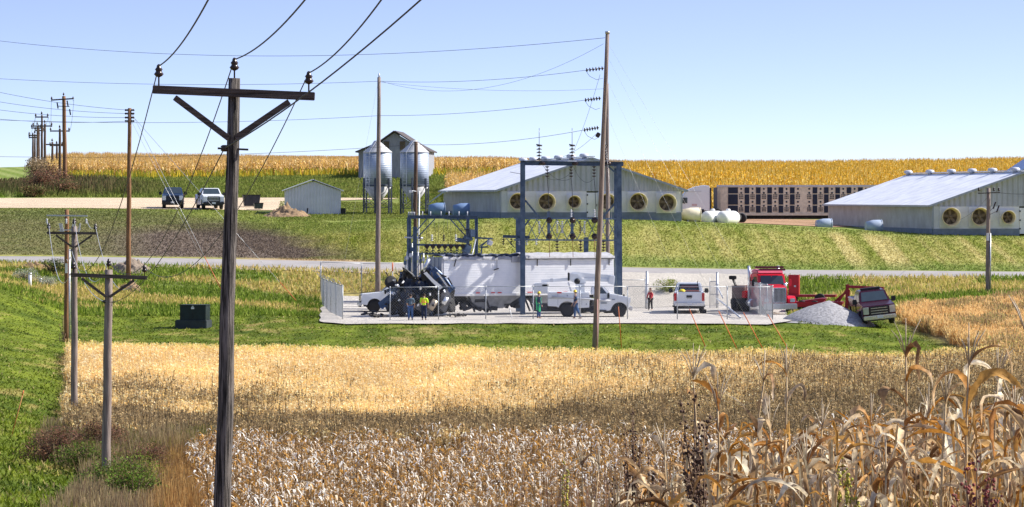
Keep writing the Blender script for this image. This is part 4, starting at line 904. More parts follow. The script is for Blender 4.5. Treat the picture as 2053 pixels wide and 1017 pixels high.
for k, (x, y0_, y1_) in enumerate(((823, 500, 560), (826, 488, 556), (838, 505, 560), (843, 512, 556), (849, 508, 552), (857, 512, 548), (868, 512, 540), (812, 515, 560), (816, 505, 548))):
    MB().tube([W(x, y0_, E1-1), W(x+1, y1_, E1-1)], .05, 6).build('conduit', (BLUE, STEEL, GREYI)[k % 3], LB, True); MB().box(W(x, y0_+12, E1-1.1), (.2, .16, .3)).build('junction_box', (GREYI, BLUE)[k % 2], LB, True, bevel=.03)
for k, x in enumerate((842, 866, 890, 914)):
    mb = MB(); disc_string(mb, W(x, 484, E1-.6), W(x, 470, E1-.6), 4, .1); mb.build('bushing', (PORC, GREYI)[k % 2], LB, True)
mb = MB(); mb.bar(W(957, 477, E1), W(988, 479, E1), .11); mb.bar(W(962, 493, E1), W(980, 481, E1), .07); mb.bar(W(961, 496, E1), W(978, 495, E1), .1); mb.bar(W(966, 496, E1), W(964, 513, E1), .1); mb.build('side_arm', BLUE, LB, True)
mb = MB()
for i in range(7):
    a = W(922+i*4, 483, E1-.4); b = W(932+i*3, 465-i, E1-.4); pts = [a.lerp(b, j/6)+Vector((math.sin(j/6*3.14)*-.3, 0, math.sin(j/6*3.14)*.35)) for j in range(7)]; mb.tube(pts, .011, 4)
mb.build('tangled_leads', WIREM, LB, True)
solo(MB().tube([W(954, 480, 276), W(946, 514, 273.6)], .045, 6), 'fallen_pipe', STEEL, 'thin pipe leaning from the bus structure onto the trailer', 'pipe', W(946, 514, 273.6))

# ------------------------------------------------------------------ grain trailer
TY = R(24); c0 = G(889, 268.5)
TRM = ribbed('white_ribbed_aluminium', (.80, .80, .81), .16, 'Z', .002, .4, var=.04, dirt=(.66, .68, .72))
TRF = ribbed('grey_front_sheet', (.52, .52, .54), .5, 'Y', .03, .5, dirt=(.4, .4, .42))
DARKU = mat('dark_undercarriage', (.05, .05, .055), .8, var=.3, scale=4); TARP = mat('dark_blue_tarp', (.025, .04, .08), .6, var=.4, scale=3, bump=.5)
GREYT = mat('grey_tarp', (.42, .42, .45), .7, var=.15, scale=3, bump=.3); RED = mat('red_reflector', (.6, .03, .03), .4, var=0)
TR = thing('grain_trailer', 'long white ribbed grain trailer standing behind the fence', 'trailer', c0, TY); TRi = 12.7; b0, t0 = 1.35, 3.92
MB().box((TRi/2, 1.27, (b0+t0)/2), (TRi, 2.54, t0-b0)).build('box_side', TRM, TR, bevel=.03)
MB().box((-.02, 1.27, (b0+t0)/2), (.08, 2.5, t0-b0-.04)).build('front_sheet', TRF, TR)
for y in (.05, .7, 1.4, 2.0, 2.5): MB().box((-.09, y, (b0+t0)/2), (.09, .1, t0-b0)).build('front_post', TRF, TR)
MB().box((TRi/2, .0, t0-.02), (TRi+.1, .12, .14)).build('top_rail', WHITEP, TR); MB().box((TRi/2, -.02, b0+.05), (TRi, .1, .16)).build('bottom_rail', WHITEP, TR)
# tarp: rolled and torn on the front half, lying flat on the rear half
mb = MB(); prof = []
for i in range(40):
    x = .2+i*.145; prof.append((x, .03+.12*math.sin(i*1.7)*.5, t0+.14+.06*math.sin(i*.9)))
mb.tube(prof, [.10+.03*math.sin(i*.8)+.02*math.sin(i*2.3) for i in range(40)], 9); mb.build('rolled_tarp', TARP, TR)
mb = MB(); vs = []; fs = []
for i in range(33):
    for j, y in enumerate((-.07, -.06, .5, 1.27, 2.0, 2.6)):
        x = i*TRi/32; vs.append((x, y, t0+(-.16 if j == 0 else .05)+.3*math.sin(math.pi*max(0, y)/2.54)*(.8 if x > 5.8 else .5)+.03*math.sin(i*1.9+j)))
for i in range(32):
    for j in range(5): a = i*6+j; fs.append((a, a+6, a+7, a+1))
mb.add(vs, fs, True); mb.build('tarp', GREYT, TR)
MB().bar((5.9, -.1, t0-.13), (TRi, -.1, t0-.13), .05).build('tarp_edge', BLACK, TR)
for x, l in ((.9, .5), (6.9, .5), (9.4, .5), (12.3, .5)): MB().bar((x, -.08, t0-.1), (x-(.15 if x < 1 else 0), -.08, t0-.1-l), .05).build('tarp_strap', BLACK, TR)
MB().bar((3.9, -.08, t0-.2), (3.9, -.08, t0-.75), .02).build('hanging_cord', BLACK, TR); MB().box((3.85, -.1, t0-.8), (.35, .05, .07), rot=(0, -.25, 0)).build('cord_handle', BLACK, TR)
MB().box((5.35, -.06, t0-.15), (.7, .1, .4)).build('torn_patch', GREYT, TR)
for (xa, xb) in ((1.6, 5.9), (6.6, 11.0)):
    MB().add([(xa, .15, b0), (xb, .15, b0), (xb-1.3, .5, .45), (xa+1.3, .5, .45), (xa, 2.4, b0), (xb, 2.4, b0), (xb-1.3, 2.0, .45), (xa+1.3, 2.0, .45)],
             [(0, 1, 2, 3), (7, 6, 5, 4), (0, 3, 7, 4), (1, 5, 6, 2), (3, 2, 6, 7)]).build('hopper', mat('dull_grey_sheet', (.33, .34, .36), .6, .2, var=.2), TR)
MB().box((TRi/2, 1.27, b0-.12), (TRi-.2, 1.6, .25)).build('chassis', DARKU, TR)
for x in (1.9, 3.1, 6.0, 6.3): MB().bar((x, .2, b0), (x+.5, .25, .25), .1).build('landing_leg', DARKU, TR)
mb = MB(); [mb.box((1.2+random.uniform(0, 4.6), .3+random.uniform(0, .8), .45+random.uniform(0, .7)), (random.uniform(.2, .9), .3, random.uniform(.15, .5)), rot=(0, random.uniform(-.6, .6), 0)) for _ in range(24)]
mb.build('running_gear', DARKU, TR, bevel=.02)
for x in (2.5, 3.6, 4.1, 6.3, 6.6, 9.0): MB().box((x, -.09, b0+.18), (.28, .02, .07)).build('red_reflector', RED, TR)
def wheel(parent, p, r=.4, w_=.26, rimm=None, ax=(0, 1, 0), name='wheel'):
    wh = MB().lathe([(r*.55, -w_/2), (r*.9, -w_/2), (r, -w_/2+.05), (r, w_/2-.05), (r*.9, w_/2), (r*.55, w_/2)], p, ax, 22).build(name, BLACK, parent)
    MB().lathe([(.001, -w_/2+.05), (r*.2, -w_/2+.05), (r*.3, -w_/2+.09), (r*.6, -w_/2+.03), (r*.6, w_/2-.03), (r*.3, w_/2-.09), (r*.2, w_/2-.05), (.001, w_/2-.05)], p, ax, 16).build('rim', rimm or STEEL, wh)
    return wh
for x in (11.4, 12.4):
    for y in (.25, 2.3): wheel(TR, (x, y, .5), .5, .45)

# ------------------------------------------------------------------ wrecked tractor
WR = thing('wrecked_truck', 'crushed dark blue semi tractor in front of the grain trailer', 'wreck', G(835, 267))
NAVY = mat('navy_truck_paint', (.02, .035, .075), .28, .2, var=.4, scale=3, dirt=(.01, .014, .028)); NAVY2 = mat('blue_truck_paint', (.05, .10, .22), .3, .2, var=.3, scale=3)
SCRAP = mat('torn_dark_metal', (.06, .055, .055), .6, .3, var=.5, scale=6, bump=.6); CHROME = mat('chrome', (.72, .74, .77), .22, .7, var=.08, scale=5); CHARB = mat('grimy_black', (.014, .014, .016), .6, var=.4, scale=5)
def crumple(name, m, c, d, rot, n=5, amp=.12, seed=0, sub=None):
    rs = random.Random(seed); bm = bmesh.new(); bmesh.ops.create_cube(bm, size=1); bmesh.ops.subdivide_edges(bm, edges=bm.edges[:], cuts=n, use_grid_fill=True)
    mt = Matrix.Rotation(rot[2], 3, 'Z') @ Matrix.Rotation(rot[1], 3, 'Y') @ Matrix.Rotation(rot[0], 3, 'X'); mi = Mof(WR).inverted(); c = Vector(c)
    for v in bm.verts:
        p = Vector((v.co.x*d[0], v.co.y*d[1], v.co.z*d[2])); p += Vector([rs.uniform(-amp, amp)*min(1, dd*1.2) for dd in d]); v.co = mi @ (mt @ p+c)
    me = bpy.data.meshes.new(name); bm.to_mesh(me); bm.free(); me.materials.append(m); o = bpy.data.objects.new(name, me); COL.objects.link(o); o.parent = WR; return o
w3 = lambda x, y, D=267: W(x, y, D)
crumple('crushed_cab', NAVY, w3(836, 592, 267.5), (2.6, 2.0, 1.9), (.2, .35, .3), 6, .16, 1)
crumple('crushed_cab', CHARB, w3(862, 606, 267.8), (3.0, 1.8, 1.5), (.1, -.2, .2), 6, .18, 2)
crumple('grey_panel', mat('dusty_grey_sheet', (.2, .2, .21), .5, var=.3), w3(846, 612, 266.6), (1.3, .5, .7), (.3, .6, .1), 4, .1, 8)
crumple('engine_block', SCRAP, w3(866, 598, 266.5), (1.2, .6, .8), (.2, -.4, .5), 6, .18, 9)
crumple('sleeper', NAVY, w3(870, 566, 268), (1.9, 1.7, 1.3), (.1, .75, .1), 5, .08, 3)
crumple('roof_fairing', NAVY2, w3(886, 562, 266.6), (1.9, .7, .55), (0, .82, 0), 5, .07, 4)
crumple('tank_box', CHARB, w3(805, 605, 266.6), (1.9, 1.3, 1.0), (.1, -.5, .2), 5, .1, 5)
crumple('engine_block', SCRAP, w3(822, 572, 267), (1.4, 1.0, 1.0), (.3, .5, .2), 6, .2, 6)
mb = MB(); mb.add([w3(a, b, 265.6) for a, b in ((849, 548), (855, 545), (869, 560), (888, 576), (882, 581), (866, 566))], [tuple(range(6))]); mb.v += [v+Vector((0, .08, 0)) for v in mb.v]; mb.f += [(6, 7, 8, 9, 10, 11)]+[(i, (i+1) % 6, (i+1) % 6+6, i+6) for i in range(6)]; mb.sm = [False]*len(mb.f)
mb.build('white_stripe_panel', WHITEP, WR, True)
def plate(name, pts, D, m, t=.06, dd=0, lab=None):
    n = len(pts); k = [w3(a, b, D+(dd*i/n)) for i, (a, b) in enumerate(pts)]; mb = MB(); mb.add(k+[v+Vector((0, t, 0)) for v in k], [tuple(range(n)), tuple(range(n, 2*n))]+[(i, (i+1) % n, (i+1) % n+n, i+n) for i in range(n)]); return mb.build(name, m, WR, True, label=lab)
plate('hood_panel', [(806, 535), (813, 540), (826, 548), (834, 557), (833, 566), (824, 565), (815, 553), (809, 545)], 265.8, CHARB, .08, .5)
plate('hood_edge', [(807, 534), (816, 540), (828, 549), (835, 557), (833, 559), (825, 551), (813, 543)], 265.72, WHITEP, .04, .4)
plate('door_panel', [(800, 590), (823, 570), (828, 600), (815, 628), (800, 622)], 265.4, NAVY, .09, .8)
plate('bumper', [(758, 607), (785, 586), (791, 597), (768, 620), (762, 618)], 265.6, NAVY2, .2, .3)
plate('side_skirt', [(770, 612), (797, 592), (797, 628), (776, 625)], 265.8, mat('dull_navy', (.05, .07, .11), .5, var=.2), .1, .3)
plate('torn_sheet', [(885, 588), (897, 580), (905, 596), (893, 629), (882, 620)], 265.6, mat('dusty_grey_sheet', (.2, .2, .21), .5, var=.3), .05, .4)
plate('grille', [(872, 560), (890, 553), (899, 566), (896, 573), (880, 565)], 266.0, NAVY2, .06, .3)
plate('fender', [(843, 545), (852, 538), (862, 545), (858, 560), (846, 566)], 265.9, CHARB, .1, .4)
mb = MB(); mb.tube([w3(849, 545, 266), w3(856, 527, 266.2), w3(860, 520, 266.3)], [.1, .12, .13], 10); mb.build('exhaust_stack', CHROME, WR, True)
mb = MB(); mb.tube([w3(862, 620, 265.5), w3(874, 603, 265.6)], .22, 14); mb.build('fuel_tank', mat('tan_metal', (.5, .42, .32), .4, .4, var=.15), WR, True)
mb = MB(); mb.tube([w3(888, 610, 265.5), w3(896, 597, 265.6)], .17, 12); mb.build('air_tank', CHROME, WR, True)
for p, ax, r in ((w3(784, 566, 266.3), (.3, -1, .5), .42), (w3(903, 612, 266.6), (.95, -.4, .1), .5), (w3(806, 627, 266.3), (.4, -1, .1), .26)):
    o = wheel(WR, (0, 0, 0), r, .32, CHROME, ax); mi = Mof(WR).inverted() @ p; o.location = mi; 
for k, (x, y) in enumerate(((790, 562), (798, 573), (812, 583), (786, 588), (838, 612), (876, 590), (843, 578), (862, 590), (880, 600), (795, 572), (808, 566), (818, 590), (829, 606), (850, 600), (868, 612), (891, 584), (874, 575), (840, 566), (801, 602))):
    crumple('glint_bit', (CHROME, WHITEP, SCRAP)[k % 3], w3(x, y, 265.3), (.18, .12, .09), (k, k*.7, k*.4), 2, .03, 20+k)  # small scrap bits; the bright ones stand in for highlights on the wreck
mb = MB(); _g = 0
for k in range(46):
    a = w3(random.uniform(775, 900), random.uniform(545, 626), 265.9); b = a+Vector((random.uniform(-.6, .6), random.uniform(-.3, .1), random.uniform(-.5, .5))); mb.bar(a, b, random.uniform(.02, .07), random.uniform(.02, .1))
mb.build('bent_rods', SCRAP, WR, True)['kind'] = 'stuff'
mb = MB()
for k in range(14): a = w3(775+k*1.5, 590+random.uniform(-6, 6), 265.5); mb.tube([a, a+Vector((.3, -.1, -.25)), a+Vector((.5, -.1, -.7))], .015, 4)
mb.tube([w3(822, 552, 267), w3(832, 542, 267), w3(845, 524, 267.5), w3(848, 505, 268)], .02, 5); mb.build('hoses', BLACK, WR, True)
for k in range(8):
    x = 878+k*2.6; y = 548+k*3.6; crumple('marker_light', CHROME, w3(x, y, 265.9), (.2, .12, .1), (0, .8, 0), 1, .02, 40+k)
# debris on the gravel
for k, (x, D, s_) in enumerate(((748, 266, 1.0), (758, 264, .7), (912, 264, .6), (740, 270, .6), (922, 266, .5))):
    g = G(x, D, .1); mb = MB(); [mb.box(g+Vector((random.uniform(-.7, .7)*s_, random.uniform(-.3, .3), random.uniform(0, .15))), (random.uniform(.2, .9)*s_, .12, .08), rot=(random.uniform(-.4, .4), random.uniform(-.3, .3), random.uniform(0, 3))) for _ in range(7)]
    solo(mb, 'debris', SCRAP, ('long scrap pieces left of the wreck', 'scrap just left of the wreck bumper', 'scrap right of the wreck under the trailer', 'thin scrap farther left of the wreck', 'small scrap under the trailer front')[k], 'debris', g, 'scrap lying on the gravel')

# ------------------------------------------------------------------ road vehicles
GLASS = mat('dark_car_glass', (.03, .045, .055), .08, 0, var=.1, spec=.8); LAMP = mat('headlamp_glass', (.62, .66, .72), .1, .5, var=.1); PLAST = mat('black_trim', (.02, .02, .022), .5, var=.1)
REDL = mat('red_tail_lamp', (.5, .02, .02), .2, var=0); PLATE = mat('licence_plate_white', (.6, .62, .66), .5, var=.05)
def arc(cx, cz, r, a0, a1, n=8): return [(cx+r*math.cos(R(a0+(a1-a0)*i/n)), cz+r*math.sin(R(a0+(a1-a0)*i/n))) for i in range(n+1)]
def truckbody(th, m, out, hw, name='body', bev=.05, inset=.06, zi=1.0):
    mb = MB().prism(out, -hw, hw)
    for v in mb.v:
        if v.z > zi: v.y *= 1-inset*(v.z-zi)/.35
    return mb.build(name, m, th, bevel=bev)
def cabin(th, m, xf, xr, txf, txr, z0, z1, hb, ht, rear=True, sides=2, glass=GLASS):
    """greenhouse: 8 corners, glass panes sit 6 mm proud"""
    B = [Vector((xf, -hb, z0)), Vector((xf, hb, z0)), Vector((xr, hb, z0)), Vector((xr, -hb, z0))]; T = [Vector((txf, -ht, z1)), Vector((txf, ht, z1)), Vector((txr, ht, z1)), Vector((txr, -ht, z1))]
    MB().add(B+T, [(0, 1, 2, 3), (7, 6, 5, 4), (0, 4, 5, 1), (1, 5, 6, 2), (2, 6, 7, 3), (3, 7, 4, 0)]).build('cab', m, th, bevel=.05)
    def pane(a, b, c, d, u0, u1, v0, v1, nm):
        f = lambda u_, v_: (a*(1-u_)+b*u_)*(1-v_)+(d*(1-u_)+c*u_)*v_
        q = [f(u0, v0), f(u1, v0), f(u1, v1), f(u0, v1)]; n = (q[1]-q[0]).cross(q[3]-q[0]).normalized(); ctr = (xf+xr)/2
        if n.dot(q[0]-Vector((ctr, 0, (z0+z1)/2))) < 0: n = -n
        MB().slab(*[p+n*.004 for p in q], .012).build(nm, glass, th) if True else None
    pane(B[0], B[1], T[1], T[0], .07, .93, .12, .9, 'windshield')
    if rear: pane(B[2], B[3], T[3], T[2], .12, .88, .2, .85, 'rear_window')
    for s in (0, 1):
        a, b, c, d = (B[0], B[3], T[3], T[0]) if s == 0 else (B[1], B[2], T[2], T[1])
        if sides == 2: pane(a, b, c, d, .12, .5, .1, .85, 'side_window'); pane(a, b, c, d, .56, .92, .1, .85, 'side_window')
        else: pane(a, b, c, d, .16, .8, .1, .85, 'side_window')
def pickup(label, loc, rz, paint, group='pickup trucks', tilt=(0, 0), chromef=True, dually=False, bed=True, s=1.0, load=None, bar=False, grillem=None, lift=0.0, rimm=None, tow=False):
    th = thing('pickup_truck', label, 'pickup truck', loc, rz, group, tilt)
    L0, L1 = (-2.95, 2.9); r = .43; ax1, ax2 = 1.98, -1.72
    out = [(L0+.05, .62), (ax2-.52, .55)]+arc(ax2, .46, .50, 170, 10)+[(ax2+.52, .45), (ax1-.53, .45)]+arc(ax1, .46, .50, 170, 10)+[(ax1+.52, .5), (L1-.02, .55), (L1, 1.12), (L1-.12, 1.26), (1.5, 1.38), (-.78, 1.38), (-.8, 1.42), (L0+.02, 1.42), (L0, 1.34)]
    truckbody(th, paint, out, 1.0)
    cabin(th, paint, 1.58, -.82, .78, -.62, 1.34, 1.97, .94, .77)
    MB().box((0, 0, .55), (5.3, 1.3, .3)).build('underbody', DARKU, th)
    for x in (ax1, ax2): MB().box((x, 0, .62), (.95, 1.6, .6)).build('wheel_well', DARKU, th)
    for x in (ax1, ax2):
        for y in (-.83, .83): wheel(th, (x, y, .42), .42, .28, rimm)
    MB().box((-1.9, 0, 1.425), (1.95, 1.55, .012)).build('dark_bed_plate', PLAST, th)  # dark plate on the closed bed, coloured as the shaded hollow of an open one
    g = MB().box((L1+.005, 0, .95), (.05, 1.15, .52)).build('grille', grillem or PLAST, th, bevel=.015)
    for z in (.80, .95, 1.10): MB().box((L1+.04, 0, z), (.02, 1.0, .035)).build('grille_bar', CHROME if chromef else paint, g)
    for y in (-1, 1):
        MB().box((L1-.04, y*.79, .98), (.16, .34, .42)).build('headlight', LAMP, th, bevel=.02)
        MB().box((L0+.02, y*.90, 1.10), (.1, .17, .5)).build('tail_light', REDL, th, bevel=.01)
        MB().box((1.25, y*1.17, 1.42), (.12, .26, .30)).build('mirror', PLAST, th, bevel=.03); MB().bar((1.25, y*.95, 1.36), (1.25, y*1.1, 1.38), .05).build('mirror_arm', PLAST, th)
        MB().box((.05, y*1.0, 1.08), (.2, .03, .05)).build('door_handle', PLAST, th); 
        MB().box((.32, y*.985, .88), (.012, .05, .7)).build('door_seam', PLAST, th); MB().box((-.75, y*.985, .88), (.012, .05, .7)).build('door_seam', PLAST, th)
        MB().box((.3, y*.98, .42), (1.9, .16, .07)).build('side_step', PLAST, th)
    MB().box((L1+.06, 0, .56), (.22, 1.96, .24)).build('front_bumper', CHROME if chromef else PLAST, th, bevel=.04); MB().box((L1+.05, 0, .42), (.12, 1.7, .12)).build('air_dam', PLAST, th)
    MB().box((L0-.06, 0, .62), (.18, 1.9, .2)).build('rear_bumper', CHROME, th, bevel=.03); MB().box((L0-.16, 0, .66), (.02, .34, .16)).build('licence_plate', PLATE, th); MB().box((L1+.18, 0, .58), (.02, .34, .16)).build('licence_plate', PLATE, th)
    MB().box((L0-.01, 0, 1.13), (.04, .36, .14)).build('tailgate_latch', PLAST, th); MB().box((L0-.005, 0, 1.0), (.03, .3, .05)).build('emblem_plate', CHROME, th)
    if load: load(th)
    th.scale = (s, s, s)
    if bar: MB().box((.1, 0, 2.04), (.35, 1.2, .12)).build('light_bar', PLAST, th, bevel=.03)
    if tow: mb = MB(); mb.bar((L0+.1, 0, .4), (L0-.3, 0, .42), .08); mb.box((L0-.25, .0, .4), (.1, .5, .06)); mb.build('tow_hitch', DARKU, th)
    return th
WTR = mat('white_truck_paint', (.74, .76, .79), .25, 0, var=.03, scale=1, spec=.5); MAR = mat('maroon_truck_paint', (.055, .006, .018), .2, .3, var=.1, scale=1, spec=.6); NVP = mat('navy_pickup_paint', (.03, .06, .13), .22, .3, var=.1, scale=1, spec=.6)
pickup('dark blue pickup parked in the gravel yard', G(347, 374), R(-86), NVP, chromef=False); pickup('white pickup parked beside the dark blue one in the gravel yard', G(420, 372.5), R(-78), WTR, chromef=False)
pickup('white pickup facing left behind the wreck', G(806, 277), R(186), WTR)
def rearload(th):
    MB().ball((-2.2, .45, 1.42), .24, 10, (1.1, 1, .75)).build('yellow_bag', mat('yellow_bag', (.8, .62, .02), .6), th)
    MB().box((-2.1, -.2, 1.42), (.5, .9, .18)).build('tool_bag', mat('faded_red_cloth', (.42, .15, .12), .8), th, bevel=.04); MB().bar((-1.0, -.55, 1.3), (-1.0, -.55, 2.1), .04).build('antenna_mast', BLACK, th)
    MB().box((-.72, -.05, 1.62), (.03, 1.1, .3)).build('red_cab_trim', mat('dark_red_cloth', (.3, .05, .05), .6), th)
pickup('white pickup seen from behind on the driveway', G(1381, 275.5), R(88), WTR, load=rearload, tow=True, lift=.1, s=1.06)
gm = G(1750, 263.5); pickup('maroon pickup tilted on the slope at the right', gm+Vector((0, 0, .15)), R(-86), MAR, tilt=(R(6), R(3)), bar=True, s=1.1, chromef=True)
# gooseneck flatbed behind the maroon pickup
RDS = mat('red_trailer_steel', (.28, .018, .03), .4, .1, var=.15, scale=2)
GN = thing('gooseneck_trailer', 'low red gooseneck trailer behind the gravel pile, coupled to the maroon pickup', 'trailer', G(1664, 276), R(-8))
MB().bar((1.15, 0, 0), (1.25, 0, 1.55), .28).build('neck_post', RDS, GN); MB().bar((-.2, 0, .2), (1.25, 0, 1.5), .16).build('neck_strut', RDS, GN)
gnr = GN
for y in (-.5, .5): MB().bar((1.2, y, 1.75), (3.7, y*.3, 1.65), .16).build('gooseneck', RDS, GN); MB().bar((1.2, y, .1), (1.2, y, 1.9), .16).build('neck_post', RDS, GN); MB().bar((.4, y, .4), (1.2, y, 1.6), .1).build('neck_brace', RDS, GN)
MB().box((-.9, 0, .62), (3.6, 2.3, .18)).build('deck', RDS, GN, bevel=.02); MB().box((-.9, -1.15, .5), (3.6, .08, .28)).build('side_rail', RDS, GN)
for x in (-1.9, -1.0):
    for y in (-1.0, 1.0): wheel(GN, (x, y, .4), .4, .26)
MB().prism([(-2.2, .72), (-.4, .72), (-.2, .95), (-.6, .95)], -.9, .9).build('ramp', RDS, GN)

# bucket truck
BT = thing('bucket_truck', 'white utility bucket truck with folded boom beside the trailer', 'truck', G(1165, 266.3), R(0)); ub = F/266.3
bx = lambda x: (x-1165)/ub
gy_ = g_y(1165, 266.3)
bz = lambda y: (gy_-y)/ub
fx_ = bx(1241); rx_ = bx(1137)
out = [(bx(1192), bz(620)), (fx_-.66, .42)]+arc(fx_, .45, .56, 172, 8)+[(bx(1261), bz(612)), (bx(1263), bz(600)), (bx(1258), bz(595)), (bx(1228), bz(589)), (bx(1213), bz(588)), (bx(1190), bz(588))]
truckbody(BT, WTR, out, 1.03, 'cab_body', zi=1.3)
cabin(BT, WTR, bx(1224), bx(1184), bx(1208), bx(1186), bz(590), bz(573), .95, .78, sides=1)
out = [(bx(1098), bz(613)), (rx_-.68, bz(614))]+arc(rx_, .46, .62, 165, 15)+[(bx(1181), bz(616)), (bx(1181), bz(587)), (bx(1098), bz(585))]
MB().prism(out, -1.12, 1.12).build('utility_body', WTR, BT, bevel=.03)
MB().prism([(bx(1068), bz(588)), (bx(1098), bz(588)), (bx(1098), bz(567)), (bx(1075), bz(567)), (bx(1068), bz(570))], -1.05, .2).build('rear_locker', WTR, BT, bevel=.03)
MB().box((bx(1140), -1.14, bz(597)), (3.0, .05, .07)).build('body_rail', STEEL, BT); MB().tube([(bx(1106), -1.2, bz(594)), (bx(1223), -1.2, bz(602))], .055, 8).build('handrail', GREYI, BT)
for x in (1118, 1150, 1166): MB().box((bx(x), -1.13, bz(600)), (.02, .02, .75)).build('locker_seam', TRIMM, BT)
for x, y in ((1121, 586), (1137, 592), (1175, 609)): MB().box((bx(x), -1.135, bz(y)), (.3 if x == 1121 else .08, .02, .1)).build('decal', RED if x == 1121 else TRIMM, BT)
for x, y, l in ((1203, 602, .5), (1215, 600, .5), (1210, 607, .4), (1229, 600, .2)): MB().box((bx(x), -1.045, bz(y)), (l, .015, .08)).build('door_marking', mat('grey_marking', (.25, .28, .34), .5), BT)
MB().box((bx(1165), 0, .55), (6.0, 1.4, .35)).build('chassis', DARKU, BT)
MB().box((bx(1195), -.95, .42), (1.3, .3, .12)).build('side_step', DARKU, BT)
MB().box((bx(1084), 0, .65), (.9, 1.9, .5)).build('rear_step', DARKU, BT, bevel=.03)
for x in (fx_, rx_):
    for y in ((-.88, .88) if x == fx_ else (-.86, .86)): wheel(BT, (x, y, .45), .45, .3 if x == fx_ else .42, mat('rusty_rim', (.3, .2, .15), .6, .2) if x == fx_ else None)
    MB().box((x, 0, .7), (1.0, 1.7, .5)).build('wheel_well', DARKU, BT)
MB().box((bx(1262), 0, bz(602)), (.1, 1.4, .35)).build('grille', GREYI, BT, bevel=.02); MB().box((bx(1264), 0, bz(618)), (.22, 2.0, .25)).build('front_bumper', CHROME, BT, bevel=.04)
for y in (-.8, .8): MB().box((bx(1260), y, bz(603)), (.15, .35, .26)).build('headlight', LAMP, BT, bevel=.02); MB().box((bx(1219), y*1.35, bz(592)), (.14, .25, .36)).build('mirror', PLAST, BT, bevel=.03)
MB().box((bx(1250), -.8, bz(592)), (.1, .14, .16)).build('fender_mirror', PLAST, BT, bevel=.02)
# boom
MB().box((bx(1163), 0, bz(580)), (.6, .7, .8)).build('turret', WTR, BT, bevel=.05)
MB().prism([(bx(1138), bz(556)), (bx(1142), bz(547)), (bx(1158), bz(549)), (bx(1176), bz(566)), (bx(1170), bz(570)), (bx(1155), bz(570)), (bx(1139), bz(560))], -.3, .3).build('elbow', WTR, BT, bevel=.04)
MB().lathe([(.001, 0), (.2, 0), (.18, .06), (.001, .08)], (bx(1157), -.3, bz(564)), (0, -1, 0), 16).build('elbow_cap', PLAST, BT); MB().box((bx(1140), -.05, bz(555)), (.12, .66, .55)).build('elbow_pad', PLAST, BT, bevel=.03)
MB().bar((bx(1146), .05, bz(550)), (bx(1232), .05, bz(557)), .3, .32).build('upper_boom', WTR, BT, bevel=.03); MB().bar((bx(1170), -.05, bz(560)), (bx(1225), -.05, bz(562)), .22, .22).build('lower_boom', WTR, BT, bevel=.03)
MB().bar((bx(1085), -.1, bz(564)), (bx(1140), -.1, bz(560)), .2, .2).build('jib', WTR, BT, bevel=.02); MB().box((bx(1106), -.1, bz(562)), (.2, .3, .25)).build('jib_collar', GREYI, BT, bevel=.02)
MB().bar((bx(1139), -.2, bz(566)), (bx(1145), -.2, bz(584)), .1).build('boom_cylinder', GREYI, BT); MB().prism([(bx(1218), bz(568)), (bx(1223), bz(552)), (bx(1233), bz(553)), (bx(1231), bz(572))], -.35, .35).build('bucket', WTR, BT, bevel=.04)
MB().box((bx(1092), -.9, bz(572)), (.5, .3, .3)).build('coiled_gear', mat('tan_gear', (.42, .38, .28), .8), BT, bevel=.08)

# red heavy tractor
RT = thing('red_semi_truck', 'red heavy semi truck with chrome stacks behind the mesh fence corner', 'truck', G(1535, 274.5), R(-77)); TRED = mat('red_truck_paint', (.62, .012, .03), .25, .1, var=.06, scale=1, spec=.6); PNK = mat('pinkish_red_roof', (.60, .10, .16), .35, .1, var=.05)
MB().prism([(2.0, .85), (3.3, .85), (3.35, 1.75), (3.1, 1.95), (1.6, 2.1), (1.6, .85)], -.62, .62).build('hood', TRED, RT, bevel=.06)
MB().prism([(-.3, .75), (1.65, .75), (1.65, 2.05), (1.35, 2.75), (1.1, 2.85), (-.3, 2.85)], -1.0, 1.0).build('cab', TRED, RT, bevel=.05)
MB().prism([(-.35, 2.84), (1.25, 2.84), (1.0, 3.08), (-.1, 3.15), (-.35, 3.1)], -.95, .95).build('cab_roof', PNK, RT, bevel=.06)  # roof in a paler, pinker red than the cab
MB().slab((1.67, -.86, 2.08), (1.67, .86, 2.08), (1.42, .8, 2.68), (1.42, -.8, 2.68), .015).build('windshield', GLASS, RT)
MB().bar((1.56, 0, 2.1), (1.42, 0, 2.7), .05).build('windshield_post', TRED, RT)
